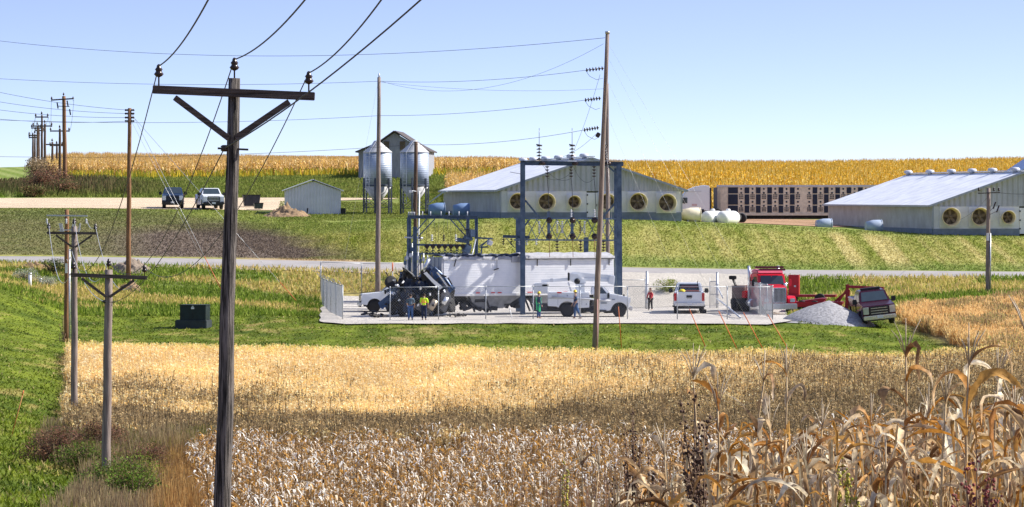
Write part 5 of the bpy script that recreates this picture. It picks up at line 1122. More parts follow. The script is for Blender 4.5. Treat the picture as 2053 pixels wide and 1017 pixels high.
for y in (-1, 1):
    MB().slab((1.3, y*1.005, 2.05), (.35, y*1.005, 2.05), (.35, y*1.005, 2.6), (1.1, y*1.005, 2.6), .012*y).build('side_window', GLASS, RT)
    MB().prism([(2.0, .6)]+arc(2.55, .55, .6, 180, 0)+[(3.4, .6), (3.4, 1.1), (3.1, 1.3), (2.3, 1.3), (1.9, 1.0)], y*.6, y*1.22).build('fender', TRED, RT, bevel=.06)
    MB().box((3.42, y*.95, 1.0), (.08, .36, .26)).build('headlight', LAMP if y > 0 else CHROME, RT, bevel=.03)
    MB().tube([(-.45, y*1.08, .8), (-.45, y*1.08, 2.9), (-.55, y*1.08, 3.35)], [.12, .11, .1], 12).build('exhaust_stack', CHROME, RT)
    MB().box((1.5, y*1.35, 2.2), (.1, .22, .5)).build('mirror', TRED if y > 0 else PLAST, RT, bevel=.04); MB().bar((1.4, y*1.0, 2.2), (1.5, y*1.3, 2.2), .04).build('mirror_arm', CHROME, RT)
    MB().tube([(.9, y*1.12, .75), (-.2, y*1.12, .75)], .3, 14).build('fuel_tank', CHROME, RT)
    MB().lathe([(.13, 0), (.15, .4), (.1, .42)], (1.75, y*.9, 1.75), seg=12).build('air_cleaner', CHROME, RT)
    wheel(RT, (2.55, y*.98, .52), .52, .3, CHROME)
    for x in (-2.2, -3.5, ): wheel(RT, (x, y*.9, .52), .52, .5)
MB().box((3.37, 0, 1.35), (.08, .86, 1.0)).build('grille', PLAST, RT, bevel=.02); mb = MB()
for k in range(9): mb.box((3.42, -.36+k*.09, 1.35), (.02, .025, .92))
mb.build('grille_bars', GREYI, RT)
mb = MB(); [mb.box((3.41, 0, z), (.05, .92 if True else 0, .06)) for z in (.86, 1.86)]; [mb.box((3.41, y, 1.36), (.05, .06, 1.06)) for y in (-.45, .45)]; mb.build('grille_frame', CHROME, RT)
MB().box((3.62, 0, .58), (.3, 2.4, .42)).build('front_bumper', CHROME, RT, bevel=.05)
MB().box((1.55, 0, 3.12), (.35, 1.9, .14)).build('sun_visor', mat('dark_maroon_visor', (.12, .01, .03), .4), RT, bevel=.03); MB().box((.9, 0, 3.28), (.3, 2.1, .14)).build('light_bar', mat('dark_maroon_visor', (.12, .01, .03), .4), RT, bevel=.04)
MB().box((-1.9, 0, .85), (5.2, .9, .3)).build('frame_rails', DARKU, RT)
MB().box((-2.9, 0, 1.3), (3.2, 2.3, .5)).build('wrecker_body', TRED, RT, bevel=.04)
MB().bar((-.9, 0, 1.6), (-3.9, 0, 2.5), .4, .4).build('wrecker_boom', TRED, RT, bevel=.04); MB().box((-.85, -.3, 2.3), (.5, 1.4, .5)).build('winch_box', CHARB, RT, bevel=.05)
RT.scale = (.97, .97, .97)
RB = thing('toolbox_trailer', 'square red toolbox on a low red bed right of the red truck', 'tool box', G(1592, 283), R(-10))
MB().box((0, 0, 1.35), (.75, .7, 1.5)).build('box', mat('dark_red_box', (.42, .02, .03), .4, var=.1), RB, bevel=.03); MB().box((1.2, 0, .62), (3.6, 1.2, .16)).build('low_bed', RDS, RB, bevel=.02); MB().box((0, 0, .35), (.5, .5, .5)).build('foot', DARKU, RB)
for x in (1.9,): wheel(RB, (x, -.6, .4), .4, .25)
MB().box((.1, -.37, 1.3), (.14, .02, .12)).build('decal', GREYI, RB)
BS = thing('bumper_trailer', 'brown board-sided trailer with tyres left of the red truck behind the fence', 'trailer', G(1483, 277), R(80))
MB().box((0, 0, 1.35), (1.6, .9, .9)).build('board_side', mat('brown_boards', (.22, .16, .14), .8, var=.2), BS, bevel=.02); MB().box((0, 0, .7), (1.6, 1.1, .3)).build('frame', DARKU, BS)
for y in (-.35, .35): wheel(BS, (-.5, y, .5), .5, .3)
MB().bar((-.6, .2, 1.8), (-.3, .5, 2.4), .12).build('arm', CHARB, BS); MB().box((-.3, .45, 2.35), (.4, .5, .25)).build('winch', CHARB, BS, bevel=.04)

# livestock trailer and its tractor behind the barns
LV = thing('livestock_trailer', 'long silver livestock trailer with dark slots parked between the barns', 'trailer', G(1438, 392), R(-1)); ul = F/392
g0 = g_y(1438, 392); lx = lambda x: (x-1438)/ul
lz = lambda y: (g0-y)/ul
ALU = mat('punched_aluminium', (.74, .65, .50), .6, 0., var=.12, scale=3); SLOT = mat('dark_blue_slot', (.012, .02, .045), .6, var=.2)
Lt = 22; MB().box((Lt/2, 1.28, (lz(373)+lz(430))/2), (Lt, 2.5, lz(373)-lz(430))).build('box', ALU, LV, bevel=.03)
MB().box((Lt/2, 0, lz(373)), (Lt+.1, .14, .18)).build('top_rail', GREYI, LV); MB().box((Lt/2, -.02, lz(430)), (Lt, .12, .22)).build('bottom_rail', ALU, LV)
MB().box((-.15, 1.2, (lz(375)+lz(428))/2), (.3, 2.4, lz(375)-lz(428)-.1)).build('nose', mat('dark_nose', (.16, .17, .19), .5), LV, bevel=.05)
MB().box((.28, -.03, (lz(375)+lz(430))/2), (.16, .06, lz(375)-lz(430))).build('corner_post', mat('cream_post', (.62, .55, .42), .5), LV)
x = 1459; k = 0; allholes = MB()
while x < 1800:
    wd_ = 21 if k == 0 else 10.5
    if not (1598 < x < 1618):
        for (ya, yb) in ((375.5, 388.5), (389.5, 411), (412, 427)):
            MB().box((lx(x)+wd_/ul/2, -.005, (lz(ya)+lz(yb))/2), (wd_/ul-.06, .03, lz(ya)-lz(yb)-.05)).build('vent_slot', SLOT, LV)
    x0_ = x+wd_
    mb = MB()
    for yy in (379, 387, 405, 413): mb.lathe([(.001, 0), (.1, 0), (.1, .02), (.001, .02)], (lx(x0_+6), -.0, lz(yy)), (0, -1, 0), 8, False)
    for yy in (391, 394.5, 398, 417, 420, 423):
        for xx in (3, 6, 9): mb.box((lx(x0_+xx), -.0, lz(yy)), (.09, .03, .11))
    allholes.v, allholes.f, allholes.sm = allholes.v, allholes.f, allholes.sm; nn_ = len(allholes.v); allholes.v += mb.v; allholes.f += [[i_+nn_ for i_ in f_] for f_ in mb.f]; allholes.sm += mb.sm; x = x0_+12.2; k += 1
allholes.build('punched_holes', SLOT, LV)['kind'] = 'stuff'
MB().box((Lt/2, 1.2, lz(436)), (Lt-5, 1.2, .35)).build('belly', DARKU, LV)
for x in (2.6, 18.2, 19.5):
    for y in (.3, 2.2): wheel(LV, (x, y, .5), .5, .4)
SC = thing('semi_tractor', 'white sleeper cab tractor of the livestock trailer beside barn one', 'truck', G(1398, 391), R(180)); us_ = F/391; gs = g_y(1398, 391)
sx_ = lambda x: -(x-1398)/us_
sz_ = lambda y: (gs-y)/us_
MB().prism([(sx_(1422), .7), (sx_(1422), sz_(373)), (sx_(1412), sz_(371)), (sx_(1395), sz_(374)), (sx_(1376), sz_(381)), (sx_(1366), sz_(394)), (sx_(1340), sz_(404)), (sx_(1338), .7)], -1.2, 1.2).build('cab', WTR, SC, bevel=.08)
MB().box((sx_(1372), 1.21, sz_(402)), (.5, .03, .55)).build('side_window', GLASS, SC); MB().box((sx_(1371), 1.32, sz_(403)), (.14, .16, .55)).build('mirror', PLAST, SC, bevel=.03)
MB().box((sx_(1404), 1.21, sz_(423)), (.6, .03, .34)).build('side_vent', PLAST, SC); MB().box((sx_(1391), 1.21, sz_(411)), (.5, .02, .2)).build('faded_logo', mat('pale_red_print', (.62, .45, .45), .5), SC)
MB().box((sx_(1423.5), 0, sz_(400)), (.16, 2.3, 2.3)).build('side_fairing', PLAST, SC); MB().box((sx_(1390), 1.22, sz_(384)), (1.5, .03, .05)).build('seam', GREYI, SC); MB().box((sx_(1380), 1.2, sz_(383)), (1.0, .1, .14)).build('roof_rail', WHITEP, SC, bevel=.03)
for x in (1350, 1412, 1436):
    for y in (-1.0, 1.0): wheel(SC, (sx_(x), y, .5), .5, .35)
MB().box((sx_(1400), 0, .7), (4.5, 1.0, .3)).build('chassis', DARKU, SC)
sp = G(1478, 352); th = thing('spare_wheels', 'dark wheel standing right of the propane tanks', 'wheel', sp, R(-20)); wheel(th, (0, 0, .42), .42, .3, mat('blue_rim', (.15, .25, .4), .4)); wheel(th, (.35, .3, .42), .42, .3)
# ------------------------------------------------------------------ chain-link fence
FENM = mat('fence_galvanised', (.46, .48, .50), .45, .5, var=.12, scale=6)
def chain(th, a, b, h, sp=.13, r=.0022, zlift=0):
    """real diamond mesh of crossing wires between two ground points"""
    a = Vector(a); b = Vector(b); Ln = Vector((b.x-a.x, b.y-a.y, 0)).length; d = Vector((b.x-a.x, b.y-a.y, 0)).normalized(); n = int((Ln+h)/sp); mb = MB()
    def P(u, v): return Vector((a.x+d.x*u, a.y+d.y*u, a.z+(b.z-a.z)*u/Ln+v+.05))
    for i in range(n):
        s0 = i*sp-h
        for sg in (1, -1):
            u0, v0, u1, v1 = s0, 0, s0+h, h
            if u0 < 0: v0 = -u0; u0 = 0
            if u1 > Ln: v1 = h-(u1-Ln); u1 = Ln
            if u1-u0 < .02: continue
            if sg < 0: v0, v1 = h-v0, h-v1
            mb.bar(P(u0, v0), P(u1, v1), 2*r)
    mb.build('wire_mesh', FENM, th, True)
def fence(label, pts, h, toprail=True, arms=False, sp=.13, wr=.0022):
    g = [Vector(p) for p in pts]; th = thing('chain_link_fence', label, 'fence', g[0], group='chain-link fence of the substation')
    for i, p in enumerate(g):
        MB().tube([p-Vector((0, 0, .1)), p+Vector((0, 0, h+.06))], .035, 8).build('fence_post', FENM, th, True)
        if arms:
            MB().bar(p+Vector((0, 0, h)), p+Vector((-.28, -.1, h+.35)), .04).build('barb_arm', FENM, th, True)
    for i in range(len(g)-1):
        if toprail: MB().tube([g[i]+Vector((0, 0, h)), g[i+1]+Vector((0, 0, h))], .022, 6).build('top_rail', FENM, th, True)
        chain(th, g[i], g[i+1], h-.05, sp, wr)
        if arms:
            mb = MB()
            for k in (.3, .65, 1): mb.tube([g[i]+Vector((-.28*k, -.1*k, h+.35*k)), g[i+1]+Vector((-.28*k, -.1*k, h+.35*k))], .006, 4)
            mb.build('barbed_wire', FENM, th, True)
    return th
FD = 261.2
fence('front chain-link fence along the edge of the gravel pad', [G(x, FD, .04) for x in (782, 879, 974, 1069, 1163, 1258, 1358, 1458, 1549)], 2.12, sp=.17)
fence('left fence panel with slanted barbed wire arms seen edge-on', [Vector(((x-CX)/F*D, D, 3.98)) for x, D in ((643, 288), (649, 283.4), (656, 278.6), (664, 273.6), (674, 268.2), (687, 262.3))], 2.15, arms=True, sp=.11, wr=.003)
fence('back chain-link fence on the left behind the white pickup', [Vector(((x-CX)/F*D, D, float(gz((x-CX)/F*D, D)))) for x, D in ((643, 288), (725, 288), (815, 288.4))], 2.1, sp=.2)
fence('back chain-link fence between the steel frame and the gate post', [Vector(((x-CX)/F*D, D, 3.98)) for x, D in ((1180, 283), (1240, 283), (1294, 283))], 2.1, sp=.12, wr=.0045)
fence('right corner fence of the pad in front of the red truck', [Vector(((x-CX)/F*D, D, 3.98)) for x, D in ((1549, 261.2), (1538, 265), (1524, 269.5), (1503, 275))], 2.15, sp=.14, wr=.003)
def gatepost(x, D, ytop, label):
    g = Vector(((x-CX)/F*D, D, 3.98)); th = thing('gate_post', label, 'gate post', g, group='thick gate posts'); h = W(x, ytop, D).z-g.z
    MB().tube([(0, 0, -.1), (0, 0, h)], .085, 12).build('post_tube', mat('zinc_white', (.60, .62, .65), .4, .4, var=.08), th); MB().ball((0, 0, h), .1, 10, (1, 1, .6)).build('post_cap', FENM, th)
    for z in (.5, 1.1, 1.8): MB().box((0, -.02, z), (.24, .24, .05)).build('hinge_band', FENM, th)
gatepost(1297, 282, 545, 'thick gate post beside the woman in red'); gatepost(1438, 281, 547, 'thick gate post left of the red truck')
GL = thing('gate_leaf', 'narrow mesh gate leaf folded beside the right gate post', 'gate', Vector(((1423-CX)/F*281.5, 281.5, 4.0)))
a_ = GL.location.copy(); mb = MB()
for p, q in (((0, 0, .05), (0, 0, 2.3)), ((.6, 0, .05), (.6, 0, 2.3)), ((0, 0, 2.0), (.6, 0, 2.0)), ((0, 0, .1), (.6, 0, .1)), ((0, 0, 1.1), (.6, 0, 1.1))): mb.tube([p, q], .025, 6)
mb.build('gate_frame', FENM, GL); chain(GL, a_, a_+Vector((.6, 0, 0)), 2.0, .1, .006)
ZW = MATS['zinc_white']
for lb, p, q, r in (('long white pipe leaning from the right gate post to the gravel', W(1437, 574, 279), G(1449, 276, 1.0), .05), ('white pipe lying slanted behind the front fence', W(1437, 599, 276), G(1484, 262.5, .1), .06), ('bent white tube near the ground by the gate', G(1440, 272, .3), G(1465, 266, .12), .04)):
    solo(MB().tube([p, p.lerp(q, .5)+Vector((0, 0, .04)), q], r, 8), 'loose_pipe', ZW, lb, 'pipe', q if q.z < p.z else p, 'loose pipes by the gate')
solo(MB().box(G(1412, 273, .17), (.28, .2, .3)), 'black_box', BLACK, 'small black box on the gravel right of the white pickup', 'box', G(1412, 273), bevel=.02)

# ------------------------------------------------------------------ people
SKIN = mat('skin', (.50, .29, .20), .6, var=.05)
def skinmesh(name, m, parent, V, E, Rr, roots=(0,), sub=1):
    me = bpy.data.meshes.new(name); me.from_pydata(V, E, []); o = bpy.data.objects.new(name, me); COL.objects.link(o)
    md = o.modifiers.new('s', 'SKIN'); md.use_smooth_shade = True; md.branch_smoothing = .3
    for i, sv in enumerate(me.skin_vertices[0].data):
        r = Rr[i]; sv.radius = (r, r) if not isinstance(r, tuple) else r; sv.use_root = i in roots
    sb = o.modifiers.new('u', 'SUBSURF'); sb.levels = sub; sb.render_levels = sub
    dg = bpy.context.evaluated_depsgraph_get(); nm_ = bpy.data.meshes.new_from_object(o.evaluated_get(dg)); COL.objects.unlink(o); bpy.data.objects.remove(o)
    nm_.name = name; nm_.materials.clear(); nm_.materials.append(m)
    for p in nm_.polygons: p.use_smooth = True; p.material_index = 0
    k = bpy.data.objects.new(name, nm_); COL.objects.link(k); k.parent = parent; return k
def person(label, loc, rz, H, shirt, pants, hair, shoe, hat=None, vest=None, sleeves='short', legs=(0, 0), arms=((.12, .1), (.12, .1)), bend=0., longhair=False, female=False, pack=None, headturn=0., extra=None):
    """facing +x; legs: forward swing of each foot; arms: (elbow forward, hand forward)"""
    th = thing('person', label, 'person', loc, rz); s = H/1.76
    sh = .165 if female else .19; hipw = .09
    lean = lambda z: bend*max(0, z-.95)
    V = []; E = []; Rr = []
    def v(x, y, z, r, par=None):
        V.append(((x+lean(z))*s, y*s, z*s)); Rr.append((r*s, r*s) if not isinstance(r, tuple) else (r[0]*s, r[1]*s))
        if par is not None: E.append((par, len(V)-1))
        return len(V)-1
    pel = v(0, 0, .96, .125); wa = v(0, 0, 1.12, .115 if not female else .10, pel); ch = v(.01, 0, 1.32, .135 if not female else .115, wa); cn = v(0, 0, 1.44, .09, ch)
    nk = v(.005, 0, 1.51, .055, cn); hd1 = v(.02, 0, 1.575, .07, nk); hd2 = v(.02, 0, 1.66, .088, hd1); hd3 = v(.0, 0, 1.73, .065, hd2)
    arm_i = []; leg_i = []
    for k, y in enumerate((-1, 1)):
        ef, hf = arms[k]; a = v(0, y*sh, 1.41, .062, cn); b = v(ef*.6-.03, y*(sh+.055), 1.14, .045, a); z_h = 1.14-.24*math.cos(min(1.5, abs(hf)*3)); c = v(ef*.6+hf, y*(sh+.03-.25*max(0, hf-.15)), z_h, .03, b)
        pm = v(ef*.6+hf+.035, y*(sh+.02-.3*max(0, hf-.15)), z_h-.07, .03, c); arm_i.append((a, b, c, pm))
        hp = v(0, y*hipw, .90, .095, pel); kn = v(legs[k]*.55+.02, y*(hipw+.015), .50, .06, hp); an = v(legs[k]-.02*(legs[k] < 0), y*(hipw+.02), .10, .04, kn); to = v(legs[k]+.15, y*(hipw+.035), .035, .03, an); leg_i.append((hp, kn, an, to))
    body_V, body_E, body_R = list(V), list(E), list(Rr)
    roots = [0]
    for k, y in enumerate((-1, 1)):       # five fingers on each hand
        pmv = V[arm_i[k][3]]; hd = Vector(pmv)-Vector(V[arm_i[k][2]]); hd.normalize()
        for f in range(5):
            off = Vector((.022-.015*f, 0, 0)) if f else Vector((.03, y*-.02, .03)); base = Vector(pmv)+off*s; i0 = len(body_V); l = (.05, .075, .085, .08, .06)[f]*s
            body_V += [tuple(base), tuple(base+hd*l*.5), tuple(base+hd*l+Vector((.012, -y*.01, 0)))]; body_R += [(.009, .009), (.008, .008), (.006, .006)]; body_E += [(i0, i0+1), (i0+1, i0+2)]; roots.append(i0)
    skinmesh('body', SKIN, th, body_V, body_E, body_R, roots)
    hc = Vector(V[hd2]); M_ = Matrix.Rotation(headturn, 3, 'Z')
    face = MB(); face.lathe([(.016, 0), (.010, .02), (.001, .032)], hc+M_ @ Vector((.085, 0, -.015))*s, M_ @ Vector((1, 0, -.25)), 6); face.build('nose', SKIN, th)
    e = MB(); [e.ball(hc+M_ @ Vector((.080, y_, .012))*s, .011*s, 6) for y_ in (-.032, .032)]; e.box(hc+M_ @ Vector((.083, 0, -.05))*s, (.01, .045*s, .01)); e.build('face_features', mat('dark_brown_detail', (.06, .03, .02), .6), th)
    for y_ in (-1, 1): MB().ball(hc+M_ @ Vector((0, y_*.088, -.005))*s, .024*s, 6, (.8, .4, 1.2)).build('ear', SKIN, th)
    hm = MB(); c_ = hc+M_ @ Vector((-.018, 0, .018))*s
    hm.ball(c_, .097*s, 12, (1.0, .98, 1.0)); 
    for q in hm.v:
        if (M_.inverted() @ (q-hc)).x > .045*s and q.z < hc.z+.05*s: q.x = hc.x-.0*s; q.y = hc.y+(q.y-hc.y)*.9
    hm.build('hair', hair, th)
    if longhair: skinmesh('long_hair', hair, th, [tuple(hc+M_ @ Vector(p)*s) for p in ((-.03, 0, .05), (-.07, 0, -.05), (-.08, 0, -.18), (-.07, .0, -.3))], [(0, 1), (1, 2), (2, 3)], [(.07, .095), (.06, .1), (.05, .1), (.03, .07)])
    def shell(name, m, idx, extra, roots=(0,)):
        mp = {j: i for i, j in enumerate(idx)}; VV = [V[j] for j in idx]; EE = [(mp[a], mp[b]) for a, b in E if a in mp and b in mp]; RR = [tuple(q+extra*s for q in Rr[j]) for j in idx]; return skinmesh(name, m, th, VV, EE, RR, roots)
    up = [pel, wa, ch, cn]
    for a in arm_i: up += [a[0], a[1]] + ([a[2]] if sleeves == 'long' else [])
    shell('shirt', shirt, up, .018)
    lo = [pel]+[j for l in leg_i for j in l[:3]]; shell('trousers', pants, lo, .026)
    for l in leg_i:
        a_ = Vector(V[l[2]]); t_ = Vector(V[l[3]]); skinmesh('shoe', shoe, th, [tuple(a_-Vector((.05*s, 0, .045*s))), tuple(a_-Vector((0, 0, .05*s))), tuple(t_)], [(0, 1), (1, 2)], [(.045*s, .045*s), (.05*s, .05*s), (.04*s, .035*s)])
    if vest: shell('safety_vest', vest, [pel, wa, ch, cn], .034)
    if hat: 
        h_ = MB().lathe([(.128*s, 0), (.130*s, .012*s), (.112*s, .02*s), (.108*s, .07*s), (.07*s, .125*s), (.001, .14*s)], hc+Vector((.005, 0, .03*s)), seg=16); h_.box(hc+M_ @ Vector((.125, 0, .035))*s, (.07*s, .15*s, .012)); h_.build('hard_hat', hat, th)
    if pack: pack(th, s, lambda z: lean(z)*s)
    return th
JEAN = mat('blue_jeans', (.07, .14, .30), .85, var=.2, scale=12); DKJ = mat('dark_trousers', (.018, .03, .07), .85, var=.2, scale=12); BRH = mat('dark_hair', (.04, .025, .018), .8); SHO = mat('dark_shoe', (.03, .025, .022), .7); YH = mat('yellow_hard_hat', (.85, .62, .02), .35, var=.03)
GSH = mat('grey_blue_shirt', (.10, .15, .20), .85, var=.15, scale=10); HV = mat('hi_vis_yellow', (.62, .95, .03), .7, var=.05); NVS = mat('navy_work_shirt', (.03, .06, .13), .85, var=.2, scale=12)
person('man in grey-blue shirt and jeans seen from behind at the wreck', G(823, 260.6), R(86), 1.74, GSH, JEAN, BRH, SHO, legs=(.03, -.02), arms=((.3, .15), (.3, .15)), bend=.06)
def vestpack(th, s, ln):
    o = mat('orange_reflective', (.95, .28, .12), .6, var=.03); mb = MB()
    mb.lathe([(.175*s, 0), (.178*s, .05*s)], (ln(1.1*s), 0, 1.16*s), seg=16); mb.build('reflective_band', o, th)
    for y in (-.07, .07): MB().box((-.155*s+ln(1.3), y*s, 1.28*s), (.02, .05*s, .22*s)).build('reflective_stripe', o, th)
person('man in hi-vis yellow vest and dark trousers facing the wreck', G(850, 260.6), R(80), 1.76, HV, DKJ, BRH, SHO, vest=HV, legs=(.0, .05), arms=((.2, .12), (.3, .2)), pack=vestpack, bend=.03, headturn=.3)
def harness(th, s, ln):
    g = mat('green_harness', (.05, .62, .22), .6, var=.05); mb = MB()
    for y0, y1 in ((-.13, .1), (.13, -.1)): mb.bar((-.165*s, y0*s, 1.42*s), (-.165*s, y1*s, 1.02*s), .02, .05, (0, 1, 0)); mb.bar((.165*s, y0*s, 1.42*s), (.165*s, y1*s, 1.02*s), .02, .05, (0, 1, 0))
    mb.lathe([(.165*s, 0), (.17*s, .06*s)], (0, 0, .96*s), seg=14); mb.build('harness', g, th)
    MB().box((.0, -.17*s, .72*s), (.14, .05, .5)).build('harness_strap', g, th, bevel=.015); MB().box((-.15*s, -.05, .8*s), (.04, .14, .45)).build('harness_strap', g, th, bevel=.012)
person('worker with yellow hard hat and green safety harness', G(1080, 262.6), R(20), 1.74, NVS, mat('blue_work_trousers', (.03, .08, .22), .85, var=.2), BRH, SHO, hat=YH, sleeves='long', legs=(.03, -.03), arms=((.05, .1), (.1, .2)), pack=harness)
person('worker with yellow hard hat walking in front of the bucket truck', G(1154, 262.3), R(178), 1.84, NVS, mat('blue_denim', (.04, .10, .24), .85, var=.2), BRH, mat('brown_boot', (.12, .05, .02), .7), hat=YH, sleeves='short', legs=(.05, -.32), arms=((.1, .15), (-.1, .1)))
person('woman in red sweater and black leggings by the gate post', G(1304, 279.5), R(-120), 1.60, mat('red_sweater', (.50, .02, .035), .8, var=.12), mat('black_leggings', (.012, .012, .015), .7), mat('auburn_hair', (.10, .03, .02), .7), mat('pale_shoe', (.5, .4, .36), .7), sleeves='long', legs=(.04, -.04), arms=((.12, .2), (.12, .2)), longhair=True, female=True)
# ------------------------------------------------------------------ shrubs and foreground maize
LEAFM = vegmat('shrub_leaves', .3)
def shrub(label, g, rx, ry, h, cols, n, leaf=.09, cat='shrub', group=None, spiky=0., wts=None, stemc=(.14, .09, .06)):
    th = thing('shrub', label, cat, g, group=group)
    mb = MB(); tips = []
    for k in range(16):
        a = rng.uniform(0, 6.28); e = Vector((math.cos(a)*rx*rng.uniform(.2, .8), math.sin(a)*ry*rng.uniform(.2, .8), h*rng.uniform(.55, .95))); m_ = e*.5+Vector((rng.uniform(-.1, .1)*rx, 0, h*.08))
        mb.tube([(0, 0, -.05), m_, e], [.03*h, .018*h, .006*h], 4); tips.append(e)
    mb.build('stems', mat('shrub_stem_%d' % int(stemc[0]*100), stemc, .9), th)
    cl = np.array([[rng.normal(0, .45)*rx, rng.normal(0, .45)*ry, h*rng.uniform(.15, .9)] for _ in range(26)])
    ci = rng.integers(0, 26, n); p = cl[ci]+rng.normal(0, 1, (n, 3))*np.array([rx, ry, h])*.15
    k = (p[:, 2] > 0) & ((p[:, 0]/rx)**2+(p[:, 1]/ry)**2+(np.maximum(0, p[:, 2]-h*.25)/(h*.85))**2 < 1.15); p = p[k]; ci = ci[k]; n = len(p)
    c = pick(n, cols, wts, .2)*(.75+.5*rng.uniform(0, 1, 26)[ci])[:, None]
    r = Rib(); r.add(p, None, rng.uniform(-.5, 1, n)*leaf+spiky*leaf*2, rng.uniform(.3, 1, n)*leaf*(1-spiky), rng.uniform(0, .4, n)*leaf, rng.uniform(.4, 1, n)*leaf*(1-.5*spiky), rng.uniform(0, 6.28, n), c, 1, .4, face=rng.uniform(0, 6.28, n))
    r.build('foliage', None, None, m=LEAFM, parent=th)
    return th
SAGE = [[.42, .44, .36], [.34, .38, .27], [.52, .52, .44]]; OLV = [[.10, .12, .03], [.16, .13, .05], [.20, .11, .06]]; RUST = [[.24, .11, .07], [.17, .09, .06], [.30, .16, .09], [.12, .10, .05]]; BGE = [[.36, .27, .15], [.28, .21, .12], [.44, .33, .2]]
BGR = [[.06, .12, .012], [.11, .19, .02], [.18, .25, .04], [.16, .11, .05], [.10, .08, .03]]
shrub('pale sage-grey shrub behind the white pipe post', G(52, 281), 1.0, .8, 1.0, SAGE, 2600, .07); shrub('pale sage-grey shrub just left of the brown pole', G(92, 281), 1.1, .9, .75, SAGE, 2600, .07)
shrub('dark green bush below the road left of the brown pole', G(106, 289), 1.3, .9, 1.1, [[.03, .05, .02], [.06, .07, .03]], 2600, .09)
shrub('beige bush at the corn corner behind the far poles', G(84, 458), 2.2, 2, 3.0, BGE, 2600, .22, group='brush below the far power line'); shrub('rust brown bush at the foot of the tall far pole', G(108, 445), 2.2, 2, 2.7, RUST, 3000, .2, group='brush below the far power line')
shrub('dark rust bush in the middle of the brush row', G(84, 430), 2.2, 2, 2.5, RUST, 3000, .2, group='brush below the far power line'); shrub('low olive bush left of the brush row', G(66, 418), 1.8, 1.6, 1.2, OLV, 2200, .2, group='brush below the far power line')
shrub('low brown bush right of the brush row', G(128, 425), 2.6, 2, 1.6, RUST+OLV, 2600, .2, group='brush below the far power line'); shrub('leftmost beige bush on the skyline below the far poles', G(74, 520), 1.8, 2, 2.6, BGE, 2200, .22, group='brush below the far power line')
shrub('yellow-green bush beyond the driveway mouth', G(1342, 289), 1.3, 1.0, .9, [[.16, .24, .03], [.3, .3, .06]], 2200, .09)
shrub('bright green leafy bush left of the second pole', G(172, 142), 1.3, 1.0, 1.2, BGR, 7000, .07, group='green bushes at the lower left'); shrub('lower green bush left of the second pole foot', G(190, 124), 1.1, .9, 1.0, BGR, 6500, .08, group='green bushes at the lower left')
shrub('green bush at the foot of the second pole', G(236, 126), 1.2, 1.0, 1.3, BGR, 7500, .07, group='green bushes at the lower left'); shrub('yellowish green bush right of the second pole', G(286, 128), 1.0, .9, 1.5, [[.2, .26, .03], [.12, .2, .03], [.3, .25, .06]], 4200, .06, group='green bushes at the lower left')
shrub('green sprawl at the bottom edge below the second pole', G(150, 117), 1.1, .6, .5, BGR, 4200, .06, group='green bushes at the lower left'); shrub('dark green bush at the bottom edge right of the second pole', G(268, 119), 1.1, .9, 1.2, BGR, 6500, .08, group='green bushes at the lower left')
shrub('purple-brown bush between the third pole and the second pole', G(110, 150), 1.6, .9, 1.2, RUST, 9500, .07, group='purple-brown bushes at the lower left'); shrub('purple-brown bush just left of the second pole', G(182, 158), 1.7, .9, 1.3, RUST, 9500, .07, group='purple-brown bushes at the lower left')
shrub('purple-brown bush right of the second pole', G(285, 140), 1.3, .8, 1.3, RUST, 7200, .06, group='purple-brown bushes at the lower left')
b, xp = scatter(60000, 108, 176, 40, 470, lambda x, D: (x > left_edge(D)-20+(fbm((x-CX)/F*D, D, 1.2, 91)-.5)*60) & (x < np.interp(D, [100, 130, 150, 165, 175], [440, 430, 420, 470, 480])))
n = len(b); q = fbm(b[:, 0], b[:, 1]*.6, 2.2, 95); t = sstep(290, 360, xp+(q-.5)*80)
c = np.where((q < .42)[:, None], pick(n, [[.16, .10, .08], [.22, .13, .10], [.12, .09, .06]], jit=.25), np.where((q < .56)[:, None], pick(n, [[.20, .19, .04], [.12, .15, .03], [.26, .22, .06]], jit=.25), pick(n, [[.36, .27, .13], [.25, .17, .10], [.44, .34, .18]], jit=.25)))
c = mixc(c, pick(n, [[.48, .26, .08], [.58, .36, .13], [.38, .2, .07]], jit=.2), t*sstep(170, 140, b[:, 1])); h = rng.uniform(.25, .8, n)*(.6+.8*q)*(1+.4*t)
r = Rib(); r.add(b, None, h, rng.uniform(.02, .3, n), 0*h, rng.uniform(.012, .04, n), rng.uniform(0, 6.28, n), c, 2, .4, face=rng.uniform(-.8, .8, n))
r.build('rough_weeds', 'rough brown, olive and rust coloured weeds between the poles at the lower left')

